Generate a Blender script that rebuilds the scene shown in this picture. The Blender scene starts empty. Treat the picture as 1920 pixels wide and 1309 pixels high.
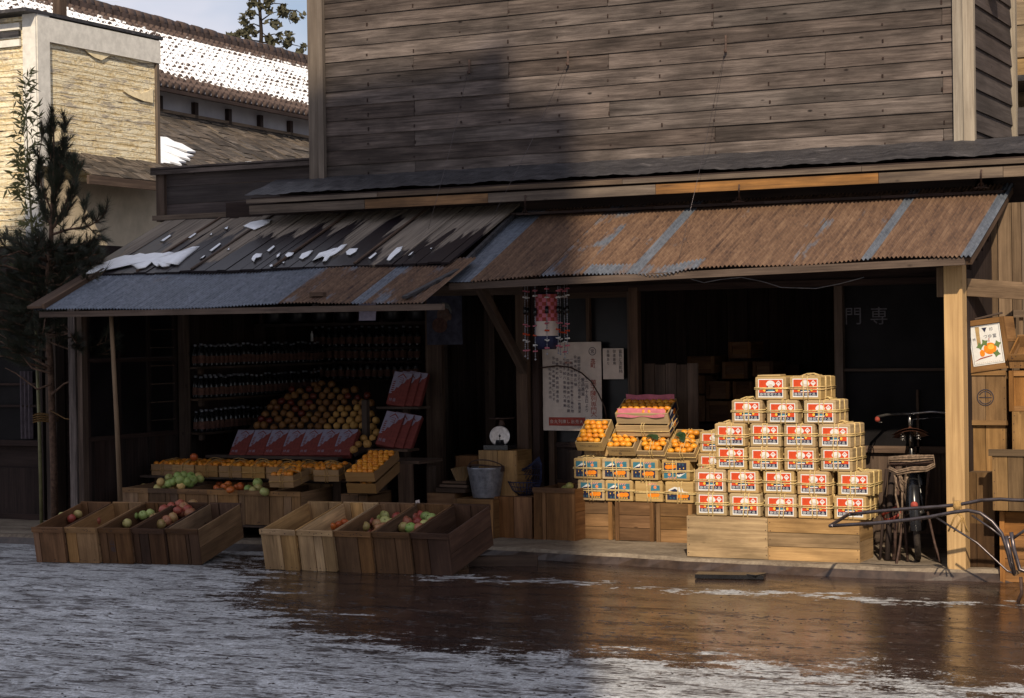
import bpy, math, random
from mathutils import Vector, Matrix, Euler
rad = math.radians
R = random.Random(11)
sc = bpy.context.scene
COL = sc.collection

# ------------------------------------------------------------------ camera
F_PX, YAW, PITCH, ROLL = 3600.0, rad(26.5), rad(-0.4), rad(0.85)
CAM = Vector((6.32, -12.98, 1.70))
fw = Vector((-math.sin(YAW)*math.cos(PITCH), math.cos(YAW)*math.cos(PITCH), math.sin(PITCH)))
rt0 = Vector((math.cos(YAW), math.sin(YAW), 0)); up0 = rt0.cross(fw)
rt = rt0*math.cos(ROLL)-up0*math.sin(ROLL); up = up0*math.cos(ROLL)+rt0*math.sin(ROLL)
cd = bpy.data.cameras.new("camera"); cam = bpy.data.objects.new("camera", cd); COL.objects.link(cam)
cd.sensor_width = 36; cd.lens = F_PX/1920*36; cd.clip_end = 600; cd.clip_start = .1
m3 = Matrix((rt, up, -fw)).transposed(); cam.matrix_world = Matrix.Translation(CAM) @ m3.to_4x4()
sc.camera = cam

# ------------------------------------------------------------------ light
SUN_EL, SUN_AZ = rad(35), rad(155)
w = bpy.data.worlds.new("World"); sc.world = w; w.use_nodes = True
wt = w.node_tree; bg = wt.nodes['Background']
sk = wt.nodes.new('ShaderNodeTexSky'); sk.sky_type = 'NISHITA'; sk.sun_disc = False
sk.sun_elevation = SUN_EL; sk.sun_rotation = SUN_AZ; sk.altitude = 300; sk.dust_density = 1.2
tc = wt.nodes.new('ShaderNodeTexCoord'); mp = wt.nodes.new('ShaderNodeMapping'); mp.inputs['Scale'].default_value = (3.0, 3.0, 6.0)
cn = wt.nodes.new('ShaderNodeTexNoise'); cn.inputs['Scale'].default_value = 1.6; cn.inputs['Detail'].default_value = 5
cr = wt.nodes.new('ShaderNodeValToRGB'); cr.color_ramp.elements[0].position = .32; cr.color_ramp.elements[1].position = .60
mx = wt.nodes.new('ShaderNodeMix'); mx.data_type = 'RGBA'
wt.links.new(tc.outputs['Generated'], mp.inputs['Vector']); wt.links.new(mp.outputs['Vector'], cn.inputs['Vector'])
wt.links.new(cn.outputs['Fac'], cr.inputs['Fac']); wt.links.new(cr.outputs['Color'], mx.inputs['Factor'])
wt.links.new(sk.outputs['Color'], mx.inputs['A']); mx.inputs['B'].default_value = (9.0, 8.9, 9.5, 1)
tn = wt.nodes.new('ShaderNodeMix'); tn.data_type = 'RGBA'; tn.blend_type = 'MULTIPLY'; tn.inputs[0].default_value = 1.0; tn.inputs['B'].default_value = (.97, .98, 1.03, 1)
wt.links.new(mx.outputs['Result'], tn.inputs['A']); wt.links.new(tn.outputs['Result'], bg.inputs['Color']); bg.inputs['Strength'].default_value = .086
sl = bpy.data.lights.new("sun", 'SUN'); sun = bpy.data.objects.new("sun", sl); COL.objects.link(sun)
sl.energy = 4.9; sl.angle = rad(.75); sl.color = (1.0, .84, .62)
sd = Vector((math.sin(SUN_AZ)*math.cos(SUN_EL), math.cos(SUN_AZ)*math.cos(SUN_EL), math.sin(SUN_EL)))
sun.rotation_euler = sd.to_track_quat('Z', 'Y').to_euler(); sun.location = (20, -40, 30)
vs = sc.view_settings; vs.view_transform = 'Standard'; vs.look = 'None'; vs.exposure = 0.02; vs.gamma = 1.0
sc.cycles.max_bounces = 6; sc.cycles.use_denoising = True

# ------------------------------------------------------------------ measuring: where the sight line of a photo pixel meets a plane
def ray(x, y): return fw + rt*((x-960)/F_PX) - up*((y-654.5)/F_PX)
def FY(x, y, Y): d = ray(x, y); return CAM + d*((Y-CAM.y)/d.y)
def GZ(x, y, z): d = ray(x, y); return CAM + d*((z-CAM.z)/d.z)
def SX(x, y, X): d = ray(x, y); return CAM + d*((X-CAM.x)/d.x)

# ------------------------------------------------------------------ object helpers
def props(o, label=None, cat=None, group=None, kind=None):
    if label: o['label'] = label
    if cat: o['category'] = cat
    if group: o['group'] = group
    if kind: o['kind'] = kind
    return o
def thing(name, label, cat, M=None, group=None):
    o = bpy.data.objects.new(name, None); COL.objects.link(o); o.empty_display_size = .1
    if M is not None: o.matrix_world = M if isinstance(M, Matrix) else Matrix.Translation(M)
    return props(o, label, cat, group)
def dup(root, M, label=None, group=None, color=None):
    r = root.copy(); COL.objects.link(r); r.matrix_world = M
    if label: r['label'] = label
    if group: r['group'] = group
    if color: r.color = color
    for ch in list(root.children):
        c = ch.copy(); COL.objects.link(c); c.parent = r
        if color: c.color = color
        for g in ch.children:
            d = g.copy(); COL.objects.link(d); d.parent = c
            if color: d.color = color
    return r
def tint(root, color):
    for o in [root]+list(root.children_recursive): o.color = color
def ordw(i): return ['first','second','third','fourth','fifth','sixth','seventh','eighth','ninth'][i]
def lr(i, n):
    return 'leftmost' if i == 0 else ('rightmost' if i == n-1 else ordw(i)+' from the left')
def RT(loc, rx=0, ry=0, rz=0): return Matrix.Translation(loc) @ Euler((rx, ry, rz), 'XYZ').to_matrix().to_4x4()

_glyph = {}
def glyph(ch):
    if ch not in _glyph:
        cu = bpy.data.curves.new('glyph', 'FONT'); cu.body = ch; cu.resolution_u = 2
        o = bpy.data.objects.new('glyph', cu); COL.objects.link(o)
        dg = bpy.context.evaluated_depsgraph_get()
        me = bpy.data.meshes.new_from_object(o.evaluated_get(dg))
        vs_ = [(v.co.x, v.co.y) for v in me.vertices]; fs_ = [tuple(p.vertices) for p in me.polygons]
        bpy.data.objects.remove(o); bpy.data.curves.remove(cu); bpy.data.meshes.remove(me)
        xs = [v[0] for v in vs_]; ys = [v[1] for v in vs_]
        cx, cy = (min(xs)+max(xs))/2, (min(ys)+max(ys))/2
        _glyph[ch] = ([(a-cx, b-cy) for a, b in vs_], fs_)
    return _glyph[ch]

class MB:
    """collects shapes, builds ONE mesh object"""
    def __init__(s): s.v = []; s.f = []; s.mi = []; s.uv = []; s.rn = []; s.a2 = []; s.M = None; s.sm = []
    def add(s, vs_, fs_, m=0, uvs=None, rnd=None, a2=0.0, smooth=False):
        b = len(s.v)
        for p in vs_:
            p = Vector(p); s.v.append(tuple(s.M @ p) if s.M else tuple(p))
        r = R.random() if rnd is None else rnd
        for k, f in enumerate(fs_):
            s.f.append(tuple(b+i for i in f)); s.mi.append(m); s.rn.append(r); s.a2.append(a2); s.sm.append(smooth)
            s.uv.append(uvs[k] if uvs else [(vs_[i][0], vs_[i][1]) for i in f])
    def box(s, c, d, g=0, rnd=None, m=0, rot=None, bev=0.0, a2=0.0, off=True):
        hx, hy, hz = d[0]/2, d[1]/2, d[2]/2
        h = (hx, hy, hz); c = Vector(c)
        if bev > 0:
            bm_v = []; idx = {}
            def vid(p):
                k = tuple(round(q, 6) for q in p)
                if k not in idx: idx[k] = len(bm_v); bm_v.append(p)
                return idx[k]
            fs_ = []
            for ax in range(3):
                o1, o2 = (ax+1) % 3, (ax+2) % 3
                for sg in (1, -1):
                    q = []
                    for a, b in ((1,1),(-1,1),(-1,-1),(1,-1)):
                        p = [0,0,0]; p[ax] = sg*h[ax]; p[o1] = a*(h[o1]-bev); p[o2] = b*(h[o2]-bev); q.append(vid(p))
                    fs_.append(q if sg > 0 else q[::-1])
            for ax in range(3):
                o1, o2 = (ax+1) % 3, (ax+2) % 3
                for a in (1,-1):
                    for b in (1,-1):
                        P = []
                        for t, kk in ((1,0),(-1,0),(-1,1),(1,1)):
                            p = [0,0,0]; p[ax] = t*(h[ax]-bev)
                            p[o1] = a*(h[o1] if kk == 0 else h[o1]-bev); p[o2] = b*(h[o2]-bev if kk == 0 else h[o2]); P.append(vid(p))
                        fs_.append(P if a*b < 0 else P[::-1])
            for a in (1,-1):
                for b in (1,-1):
                    for e in (1,-1):
                        P = [vid((a*hx, b*(hy-bev), e*(hz-bev))), vid((a*(hx-bev), b*hy, e*(hz-bev))), vid((a*(hx-bev), b*(hy-bev), e*hz))]
                        fs_.append(P if a*b*e > 0 else P[::-1])
            lv = bm_v
        else:
            lv = [(x, y, z) for x in (-hx, hx) for y in (-hy, hy) for z in (-hz, hz)]
            fs_ = [(0,1,3,2),(4,6,7,5),(0,4,5,1),(2,3,7,6),(0,2,6,4),(1,5,7,3)]
        r = R.random() if rnd is None else rnd
        ou, ov = (r*37.7, r*91.3) if off else (0, 0)
        uvs = []
        for f in fs_:
            n = (Vector(lv[f[1]])-Vector(lv[f[0]])).cross(Vector(lv[f[2]])-Vector(lv[f[0]]))
            ax = max(range(3), key=lambda i: abs(n[i])); others = [i for i in range(3) if i != ax]
            if g in others: gu = g; gv = [i for i in others if i != g][0]
            else: gu, gv = others
            uvs.append([((lv[i][gu]+c[gu])+ou, (lv[i][gv]+c[gv])+ov) for i in f])
        if rot is not None:
            rm = rot if isinstance(rot, Matrix) else Euler(rot, 'XYZ').to_matrix()
            lv = [rm @ Vector(p) for p in lv]
        s.add([Vector(p)+c for p in lv], fs_, m, uvs, r, a2)
    def beam(s, a, b, w_, t_, rnd=None, m=0, upv=(0,0,1), a2=0.0):
        """board from a to b: width w_ (sideways), thickness t_ (along upv)"""
        a, b = Vector(a), Vector(b); x = (b-a); L = x.length; x.normalize()
        u_ = Vector(upv); y = u_.cross(x)
        if y.length < 1e-4: y = Vector((0,1,0)).cross(x)
        y.normalize(); z = x.cross(y)
        rm = Matrix((x, y, z)).transposed()
        s.box((a+b)/2, (L, w_, t_), 0, rnd, m, rm, a2=a2)
    def tube(s, pts, r, n=8, m=0, closed=False, rnd=None, cap=True):
        pts = [Vector(p) for p in pts]; N = len(pts); rr = r if isinstance(r, (list, tuple)) else [r]*N
        vs_ = []; prev = None
        for i, p in enumerate(pts):
            if closed: t = pts[(i+1) % N]-pts[i-1]
            else: t = pts[min(i+1, N-1)]-pts[max(i-1, 0)]
            t.normalize()
            if prev is None:
                a = Vector((0,0,1)) if abs(t.z) < .9 else Vector((1,0,0)); a = (a-t*a.dot(t)).normalized()
            else:
                a = prev-t*prev.dot(t); a = a.normalized() if a.length > 1e-6 else t.orthogonal().normalized()
            prev = a; b = t.cross(a)
            for k in range(n):
                an = 2*math.pi*k/n; vs_.append(p+(a*math.cos(an)+b*math.sin(an))*rr[i])
        fs_ = []; uvs = []; L = [0]
        for i in range(1, N): L.append(L[-1]+(pts[i]-pts[i-1]).length)
        for i in range(N if closed else N-1):
            j = (i+1) % N
            for k in range(n):
                l = (k+1) % n
                fs_.append((i*n+k, i*n+l, j*n+l, j*n+k))
                u0, u1 = L[i], L[i]+(pts[j]-pts[i]).length; v0, v1 = k*rr[i]*6.28/n, (k+1)*rr[i]*6.28/n
                uvs.append([(u0, v0), (u0, v1), (u1, v1), (u1, v0)])
        if cap and not closed:
            fs_.append(tuple(range(n))[::-1]); uvs.append([(0, 0)]*n)
            fs_.append(tuple((N-1)*n+k for k in range(n))); uvs.append([(0, 0)]*n)
        s.add(vs_, fs_, m, uvs, rnd, smooth=True)
    def lathe(s, prof, n=20, m=0, c=(0,0,0), rnd=None, smooth=True):
        c = Vector(c); vs_ = []; fs_ = []; uvs = []
        for r_, z in prof:
            for k in range(n):
                an = 2*math.pi*k/n; vs_.append(c+Vector((r_*math.cos(an), r_*math.sin(an), z)))
        for i in range(len(prof)-1):
            for k in range(n):
                l = (k+1) % n; fs_.append((i*n+k, i*n+l, (i+1)*n+l, (i+1)*n+k))
                uvs.append([(k/n, prof[i][1]), ((k+1)/n, prof[i][1]), ((k+1)/n, prof[i+1][1]), (k/n, prof[i+1][1])])
        s.add(vs_, fs_, m, uvs, rnd, smooth=smooth)
    def grid(s, fn, nu, nv, m=0, rnd=None, a2=0.0, smooth=True, uvf=None, two=False):
        vs_ = [fn(i/nu, j/nv) for j in range(nv+1) for i in range(nu+1)]
        fs_ = []; uvs = []
        for j in range(nv):
            for i in range(nu):
                fs_.append((j*(nu+1)+i, j*(nu+1)+i+1, (j+1)*(nu+1)+i+1, (j+1)*(nu+1)+i))
                q = [(i/nu, j/nv), ((i+1)/nu, j/nv), ((i+1)/nu, (j+1)/nv), (i/nu, (j+1)/nv)]
                uvs.append([uvf(*p) for p in q] if uvf else q)
        s.add(vs_, fs_, m, uvs, rnd, a2, smooth)
    def poly(s, pts, m=0, z=0.0, rnd=.5):
        s.add([(p[0], p[1], z) for p in pts], [tuple(range(len(pts)))], m, None, rnd)
    def slab(s, pts, t, m=0, rnd=None):
        """3-D polygon given thickness t along its normal"""
        P = [Vector(p) for p in pts]; n = Vector((0,0,0))
        for i in range(len(P)): n += (P[i]-P[0]).cross(P[(i+1) % len(P)]-P[0])
        n.normalize(); k = len(P)
        vs_ = P+[p-n*t for p in P]
        fs_ = [tuple(range(k)), tuple(range(2*k-1, k-1, -1))]+[(i, i+k, (i+1) % k+k, (i+1) % k) for i in range(k)]
        s.add(vs_, fs_, m, None, rnd)
    def text(s, ch, x, y, size, m=0, z=0.0, sx=1.0, ang=0.0):
        vs_, fs_ = glyph(ch); ca, sa = math.cos(ang), math.sin(ang)
        pv = [(x+(a*sx*ca-b*sa)*size, y+(a*sx*sa+b*ca)*size, z) for a, b in vs_]
        s.add(pv, fs_, m, None, .5)
    def build(s, name, mats, parent=None, label=None, loc=None, M=None):
        me = bpy.data.meshes.new(name); me.from_pydata(s.v, [], s.f); me.update()
        for m_ in (mats if isinstance(mats, (list, tuple)) else [mats]): me.materials.append(m_)
        me.polygons.foreach_set('material_index', s.mi); me.polygons.foreach_set('use_smooth', s.sm)
        ul = me.uv_layers.new(name='UVMap'); flat = []
        for u_ in s.uv:
            for p in u_: flat += [p[0], p[1]]
        ul.data.foreach_set('uv', flat)
        at = me.attributes.new('rnd', 'FLOAT', 'FACE'); at.data.foreach_set('value', s.rn)
        at = me.attributes.new('a2', 'FLOAT', 'FACE'); at.data.foreach_set('value', s.a2)
        o = bpy.data.objects.new(name, me); COL.objects.link(o)
        if parent: o.parent = parent
        if M is not None: o.matrix_world = M
        elif loc is not None: o.location = loc
        if label: o['label'] = label
        return o

# ------------------------------------------------------------------ materials
def new_mat(name, rough=.8, spec=.3):
    m = bpy.data.materials.new(name); m.use_nodes = True; nt = m.node_tree
    b = nt.nodes['Principled BSDF']; b.inputs['Roughness'].default_value = rough; b.inputs['Specular IOR Level'].default_value = spec
    return m, nt, b
class NT:
    def __init__(s, nt): s.nt = nt
    def n(s, t, **k):
        x = s.nt.nodes.new('ShaderNode'+t)
        for a, b in k.items():
            if a.startswith('_'): setattr(x, a[1:], b)
            else: s.set(x, a.replace('__', ' '), b)
        return x
    def set(s, x, i, v):
        i = x.inputs[int(i[1:])] if (i[0] == 'i' and i[1:].isdigit()) else x.inputs[i]
        if isinstance(v, bpy.types.NodeSocket): s.nt.links.new(v, i)
        elif isinstance(v, bpy.types.Node): s.nt.links.new(v.outputs[0], i)
        else: i.default_value = v
    def math(s, op, a, b=0.0, c=0.0, clamp=False):
        return s.n('Math', _operation=op, _use_clamp=clamp, i0=a, i1=b, i2=c).outputs[0]
    def mul(s, a, b): return s.math('MULTIPLY', a, b)
    def addf(s, a, b): return s.math('ADD', a, b)
    def ramp(s, f, *st, interp='LINEAR'):
        r = s.n('ValToRGB', Fac=f); e = r.color_ramp.elements; r.color_ramp.interpolation = interp
        while len(e) < len(st): e.new(.5)
        for k, (p, c) in enumerate(st):
            e[k].position = p; e[k].color = (c[0], c[1], c[2], 1) if isinstance(c, (tuple, list)) else (c, c, c, 1)
        return r.outputs['Color']
    def mix(s, f, a, b, bt='MIX'):
        x = s.n('Mix', _data_type='RGBA', _blend_type=bt)
        s.set(x, 'i0', f)
        for i, v in ((6, a), (7, b)):
            s.set(x, 'i%d' % i, (v[0], v[1], v[2], 1) if isinstance(v, (tuple, list)) else v)
        return x.outputs[2]
    def noise(s, v, scale, detail=4, rough=.55, dist=0.0, col=False):
        x = s.n('TexNoise', Vector=v, Scale=scale, Detail=detail, Roughness=rough, Distortion=dist)
        return x.outputs['Color' if col else 'Fac']
    def mapv(s, v, sc_=(1,1,1), off=None):
        x = s.n('Mapping', Vector=v); x.inputs['Scale'].default_value = sc_
        if off is not None: s.set(x, 'Location', off)
        return x.outputs[0]
    def attr(s, name): return s.n('Attribute', _attribute_name=name)
    def bump(s, h, st, d=.01): return s.n('Bump', Height=h, Strength=st, Distance=d).outputs[0]

def wood(name, dark, light, weather=.35, knot=.6, rough=.85, var=.5, gs=(1.3, 30), bump=.35, spec=.2):
    m, nt, b = new_mat(name, rough, spec); N = NT(nt)
    uv = N.n('UVMap', _uv_map='UVMap').outputs[0]; r = N.attr('rnd').outputs['Fac']
    off = N.n('CombineXYZ', X=N.mul(r, 41.0), Y=N.mul(r, 17.0), Z=N.mul(r, 9.0)).outputs[0]
    v1 = N.mapv(uv, (gs[0], gs[1], 1), off)
    g1 = N.noise(v1, 1.0, 7, .62, .5)
    g2 = N.noise(N.mapv(uv, (gs[0]*2.2, gs[1]*4, 1), off), 1.0, 4, .6)
    grain = N.addf(N.mul(g1, .7), N.mul(g2, .3))
    col = N.ramp(grain, (.36, dark), (.63, light))
    obj = N.n('TexCoord').outputs['Object']
    wv = N.noise(N.mapv(uv, (.9, 2.6, 1), off), 1.7, 5, .6)
    col = N.mix(N.ramp(wv, (.38, weather), (.62, 0.0)), col, tuple(q*.42 for q in dark))
    kn = N.n('TexVoronoi', Vector=N.mapv(uv, (4.2, 8.5, 1), off), Scale=1.0, Randomness=1.0)
    kf = N.mul(N.ramp(kn.outputs['Distance'], (.05, knot), (.11, 0.0)), N.ramp(N.n('SeparateColor', Color=kn.outputs['Color']).outputs[0], (.55, 0.0), (.6, 1.0)))
    col = N.mix(kf, col, tuple(q*.30 for q in dark))
    kn2 = N.n('TexVoronoi', Vector=N.mapv(uv, (2.0, 17.0, 1), off), Scale=1.0, Randomness=1.0)
    col = N.mix(N.mul(N.ramp(kn2.outputs['Distance'], (.03, knot*.7), (.14, 0.0)), N.ramp(N.n('SeparateColor', Color=kn2.outputs['Color']).outputs[1], (.6, 0.0), (.65, 1.0))), col, tuple(q*.28 for q in dark))
    val = N.addf(N.mul(N.addf(r, -.5), var), 1.0)
    hs = N.n('HueSaturation', Color=col, Value=val); N.set(hs, 'Saturation', N.addf(N.mul(N.math('FRACT', N.mul(r, 7.3)), .35), .82))
    oc = N.n('ObjectInfo').outputs['Color']
    N.set(b, 'Base Color', N.mix(1.0, hs.outputs[0], oc, 'MULTIPLY'))
    N.set(b, 'Normal', N.bump(grain, bump, .006))
    return m

def plain(name, col, rough=.6, spec=.3, var=.25, scale=14, metal=0.0, bump=0.0, obj_tint=False):
    m, nt, b = new_mat(name, rough, spec); N = NT(nt); b.inputs['Metallic'].default_value = metal
    o = N.n('TexCoord').outputs['Object']
    f = N.noise(o, scale, 5, .6)
    c = N.mix(N.ramp(f, (.35, 0.0), (.68, 1.0)), tuple(q*(1-var) for q in col), tuple(min(1, q*(1+var)) for q in col))
    if obj_tint: c = N.mix(1.0, c, N.n('ObjectInfo').outputs['Color'], 'MULTIPLY')
    N.set(b, 'Base Color', c)
    if bump: N.set(b, 'Normal', N.bump(f, bump, .004))
    return m

MAT = {}
MAT['clap'] = wood('weathered_clapboard', (.044, .034, .031), (.165, .133, .120), .66, .95, var=.55, gs=(2.2, 34), bump=.9)
MAT['clap_side'] = wood('dark_shade_tone_board', (.045, .036, .036), (.095, .078, .075), .5, .5, var=.4)  # side wall's shade worked into the tone; parapet and batten wall share it
MAT['grey_post'] = wood('grey_bleached_post', (.20, .17, .14), (.34, .30, .25), .35, .8, var=.25)
MAT['old'] = wood('old_brown_board', (.055, .036, .028), (.13, .088, .065), .5, .6, var=.5)
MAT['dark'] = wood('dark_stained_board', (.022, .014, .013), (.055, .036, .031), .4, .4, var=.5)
MAT['fresh'] = wood('pale_new_board', (.34, .19, .06), (.54, .33, .115), .22, .5, var=.25, gs=(.9, 22))
MAT['fascia_orange'] = wood('orange_new_fascia', (.10, .058, .034), (.30, .165, .078), .6, .7, var=.35)
MAT['fascia'] = wood('fascia_board', (.075, .055, .045), (.19, .142, .105), .5, .6, var=.5)
MAT['crate'] = wood('crate_board', (.21, .142, .080), (.42, .300, .170), .62, .7, var=.45, gs=(1.6, 26))
MAT['carton'] = wood('veneer_box', (.37, .255, .125), (.52, .375, .195), .30, .25, var=.22, gs=(2.5, 30))
MAT['lattice'] = wood('lattice_board', (.11, .075, .05), (.24, .17, .115), .5, .5, var=.6)
MAT['rope'] = plain('straw_rope', (.56, .42, .20), .9, .1, .3, 90, obj_tint=True)
MAT['iron'] = plain('rusty_iron', (.06, .035, .028), .7, .3, .4, 40)
MAT['black'] = plain('black_enamel', (.012, .012, .014), .25, .5, .3, 20)
MAT['rubber'] = plain('worn_tyre', (.045, .036, .032), .8, .2, .5, 30)
MAT['chrome'] = plain('dull_chrome', (.42, .40, .40), .28, .5, .25, 30, metal=.9)
MAT['galv'] = plain('galvanised_pail', (.30, .31, .36), .42, .5, .3, 25, metal=.65)
MAT['white'] = plain('white_print', (.64, .64, .64), .7, .2, .06, 30)
MAT['red'] = plain('red_print', (.54, .062, .018), .65, .2, .12, 40)
MAT['navy'] = plain('navy_print', (.02, .024, .06), .65, .2, .2, 40)
MAT['teal'] = plain('teal_print', (.045, .17, .235), .65, .2, .2, 40)
MAT['yell'] = plain('yellow_print', (.72, .42, .06), .65, .2, .15, 40)
MAT['orng'] = plain('orange_print', (.74, .22, .015), .65, .2, .2, 60)
MAT['pink'] = plain('pink_paper', (.50, .15, .20), .8, .2, .15, 20)
MAT['salmon'] = plain('salmon_print', (.62, .26, .20), .7, .2, .2, 40)
MAT['ink'] = plain('dark_ink', (.05, .045, .06), .7, .2, .2, 40)
MAT['bottle_label'] = plain('brown_bottle_label', (.13, .065, .05), .8, .2, .3, 40)
MAT['gift_white'] = plain('lilac_white_print', (.24, .22, .29), .75, .2, .15, 40)
MAT['gift_red'] = plain('gift_red_print', (.17, .040, .034), .75, .2, .2, 40)
MAT['steel'] = plain('dark_steel_tube', (.10, .085, .09), .32, .5, .3, 20, metal=.75)
MAT['dullred'] = plain('brick_red_print', (.30, .055, .04), .7, .2, .2, 40)
MAT['paper'] = plain('aged_paper', (.55, .47, .42), .85, .15, .1, 9)
MAT['snow'] = plain('old_snow', (.80, .82, .86), .55, .3, .06, 12, bump=.3)
MAT['glass'] = None
def mglass():
    m, nt, b = new_mat('dusty_glass', .3, .22); N = NT(nt)
    o = N.n('TexCoord').outputs['Object']
    N.set(b, 'Base Color', N.ramp(N.noise(o, 3, 4), (.3, (.006, .006, .007)), (.7, (.016, .014, .016))))
    return m
MAT['glass'] = mglass(); MAT['dimglass'] = plain('dull_dark_glass', (.010, .009, .010), .55, .08, .4, 3)

def rusty():
    m, nt, b = new_mat('rusted_corrugated_sheet', .62, .35); N = NT(nt)
    uv = N.n('UVMap', _uv_map='UVMap').outputs[0]; r = N.attr('rnd').outputs['Fac']; a = N.attr('a2').outputs['Fac']
    off = N.n('CombineXYZ', X=N.mul(r, 31.0), Y=N.mul(r, 13.0)).outputs[0]
    n1 = N.noise(N.mapv(uv, (3.2, 1.0, 1), off), 1.6, 6, .65, .3)
    n2 = N.noise(N.mapv(uv, (30, 2.0, 1), off), 1.0, 4, .6)
    n3 = N.noise(N.mapv(uv, (1, 1, 1), off), 22, 4, .65)
    rust = N.ramp(N.addf(N.mul(n2, .55), N.mul(n3, .45)), (.34, (.040, .023, .019)), (.50, (.115, .066, .042)), (.68, (.20, .125, .080)))
    zinc = N.ramp(N.addf(N.mul(n2, .4), N.mul(n3, .6)), (.34, (.075, .088, .115)), (.66, (.21, .235, .285)))
    amt = N.addf(N.addf(N.mul(n1, 1.5), N.mul(n2, .25)), N.addf(N.mul(r, .9), -1.25))
    amt = N.addf(amt, N.mul(a, -.75))
    f = N.ramp(amt, (.0, 0.0), (.16, 1.0))
    N.set(b, 'Base Color', N.mix(f, zinc, rust))
    N.set(b, 'Roughness', N.ramp(f, (0, .42), (1, .8)))
    N.set(b, 'Metallic', N.ramp(f, (0, .35), (1, 0.0)))
    N.set(b, 'Normal', N.bump(n3, .2, .003))
    return m
MAT['rust'] = rusty()

def felt():
    m, nt, b = new_mat('tarred_roofing', .6, .35); N = NT(nt)
    o = N.n('TexCoord').outputs['Object']
    n1 = N.noise(N.mapv(o, (2.0, 6, 6)), 2.2, 6, .65, .8)
    N.set(b, 'Base Color', N.ramp(n1, (.35, (.018, .017, .02)), (.6, (.045, .042, .046)), (.78, (.14, .13, .135))))
    N.set(b, 'Normal', N.bump(n1, .8, .02))
    return m
MAT['felt'] = felt()

def wetplank():
    """roof planks with the damp streaks that melting snow leaves"""
    m, nt, b = new_mat('roof_plank', .7, .35); N = NT(nt)
    uv = N.n('UVMap', _uv_map='UVMap').outputs[0]; r = N.attr('rnd').outputs['Fac']
    off = N.n('CombineXYZ', X=N.mul(r, 41.0), Y=N.mul(r, 17.0)).outputs[0]
    g = N.noise(N.mapv(uv, (1.2, 34, 1), off), 1.0, 6, .6, .4)
    dry = N.ramp(g, (.34, (.085, .068, .056)), (.64, (.235, .192, .152)))
    o = N.n('TexCoord').outputs['Object']; sp = N.n('SeparateXYZ', Vector=o)
    wn = N.noise(N.mapv(o, (6.5, .8, 1)), 1.0, 4, .6, .3)
    # damp lies low on the slope (local Y is up-slope) and more to the left
    w_ = N.addf(N.mul(wn, 2.4), N.addf(N.mul(sp.outputs['Y'], -1.1), N.mul(sp.outputs['X'], -.09)))
    w_ = N.addf(w_, N.mul(N.addf(r, -.5), 1.0))
    f = N.ramp(w_, (.66, 0.0), (.74, 1.0))
    col = N.mix(f, dry, (.014, .010, .012))
    N.set(b, 'Base Color', col); N.set(b, 'Roughness', N.ramp(f, (0, .85), (1, .38))); N.set(b, 'Normal', N.bump(g, .3, .005))
    return m
MAT['plank'] = wetplank()

def plaster():
    m, nt, b = new_mat('flaking_lath_plaster', .9, .15); N = NT(nt)
    uv = N.n('UVMap', _uv_map='UVMap').outputs[0]
    wob = N.noise(N.mapv(uv, (1.5, 1.5, 1)), 1.5, 3)
    v = N.n('CombineXYZ', X=N.n('SeparateXYZ', Vector=uv).outputs[0], Y=N.addf(N.n('SeparateXYZ', Vector=uv).outputs[1], N.mul(wob, .03))).outputs[0]
    br = N.n('TexBrick', Vector=v, Scale=1.0)
    br.inputs['Brick Width'].default_value = 1.9; br.inputs['Row Height'].default_value = .062; br.inputs['Mortar Size'].default_value = .007
    br.inputs['Mortar Smooth'].default_value = .5
    br.inputs['Color1'].default_value = (.0, .0, .0, 1); br.inputs['Color2'].default_value = (1, 1, 1, 1); br.inputs['Mortar'].default_value = (.5, .5, .5, 1)
    n1 = N.noise(N.mapv(v, (2.2, 17, 1)), 1.6, 7, .70, .5)
    n2 = N.noise(v, 26, 5, .7)
    base = N.ramp(N.addf(N.mul(n1, .6), N.mul(n2, .4)), (.36, (.50, .36, .17)), (.45, (.76, .62, .38)), (.55, (.90, .82, .62)))
    grey = N.ramp(n2, (.3, (.40, .35, .28)), (.7, (.58, .51, .42)))
    pf = N.ramp(N.addf(N.mul(br.outputs['Color'], .10), N.noise(N.mapv(v, (3.0, 15, 1)), 1.0, 6, .7)), (.60, 0.0), (.66, 1.0))
    col = N.mix(pf, base, grey)
    lines = N.mul(N.ramp(br.outputs['Fac'], (.0, 0.0), (1.0, .55)), N.ramp(N.noise(N.mapv(v, (2, 5, 1)), 2.0, 4, .6), (.36, .15), (.6, 1.0)))
    col = N.mix(lines, col, (.46, .31, .12))
    cr_ = N.noise(N.mapv(v, (2.4, 34, 1)), 1.6, 2, .5)
    col = N.mix(N.ramp(cr_, (.675, 0.0), (.69, 1.0)), col, (.07, .055, .05))
    N.set(b, 'Base Color', col)
    N.set(b, 'Normal', N.bump(N.addf(N.mul(br.outputs['Fac'], -.6), N.addf(N.mul(n2, .8), N.mul(n1, .9))), 1.0, .03))
    return m
MAT['plaster'] = plaster()
MAT['cream_bright'] = plain('peeling_cream_plaster', (.78, .66, .44), .9, .15, .14, 16, bump=.5)
MAT['cream'] = plain('cream_plaster', (.52, .44, .33), .9, .15, .12, 5, bump=.2)
MAT['palepost'] = plain('whitewashed_post', (.64, .62, .58), .85, .2, .12, 14, bump=.2)

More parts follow.
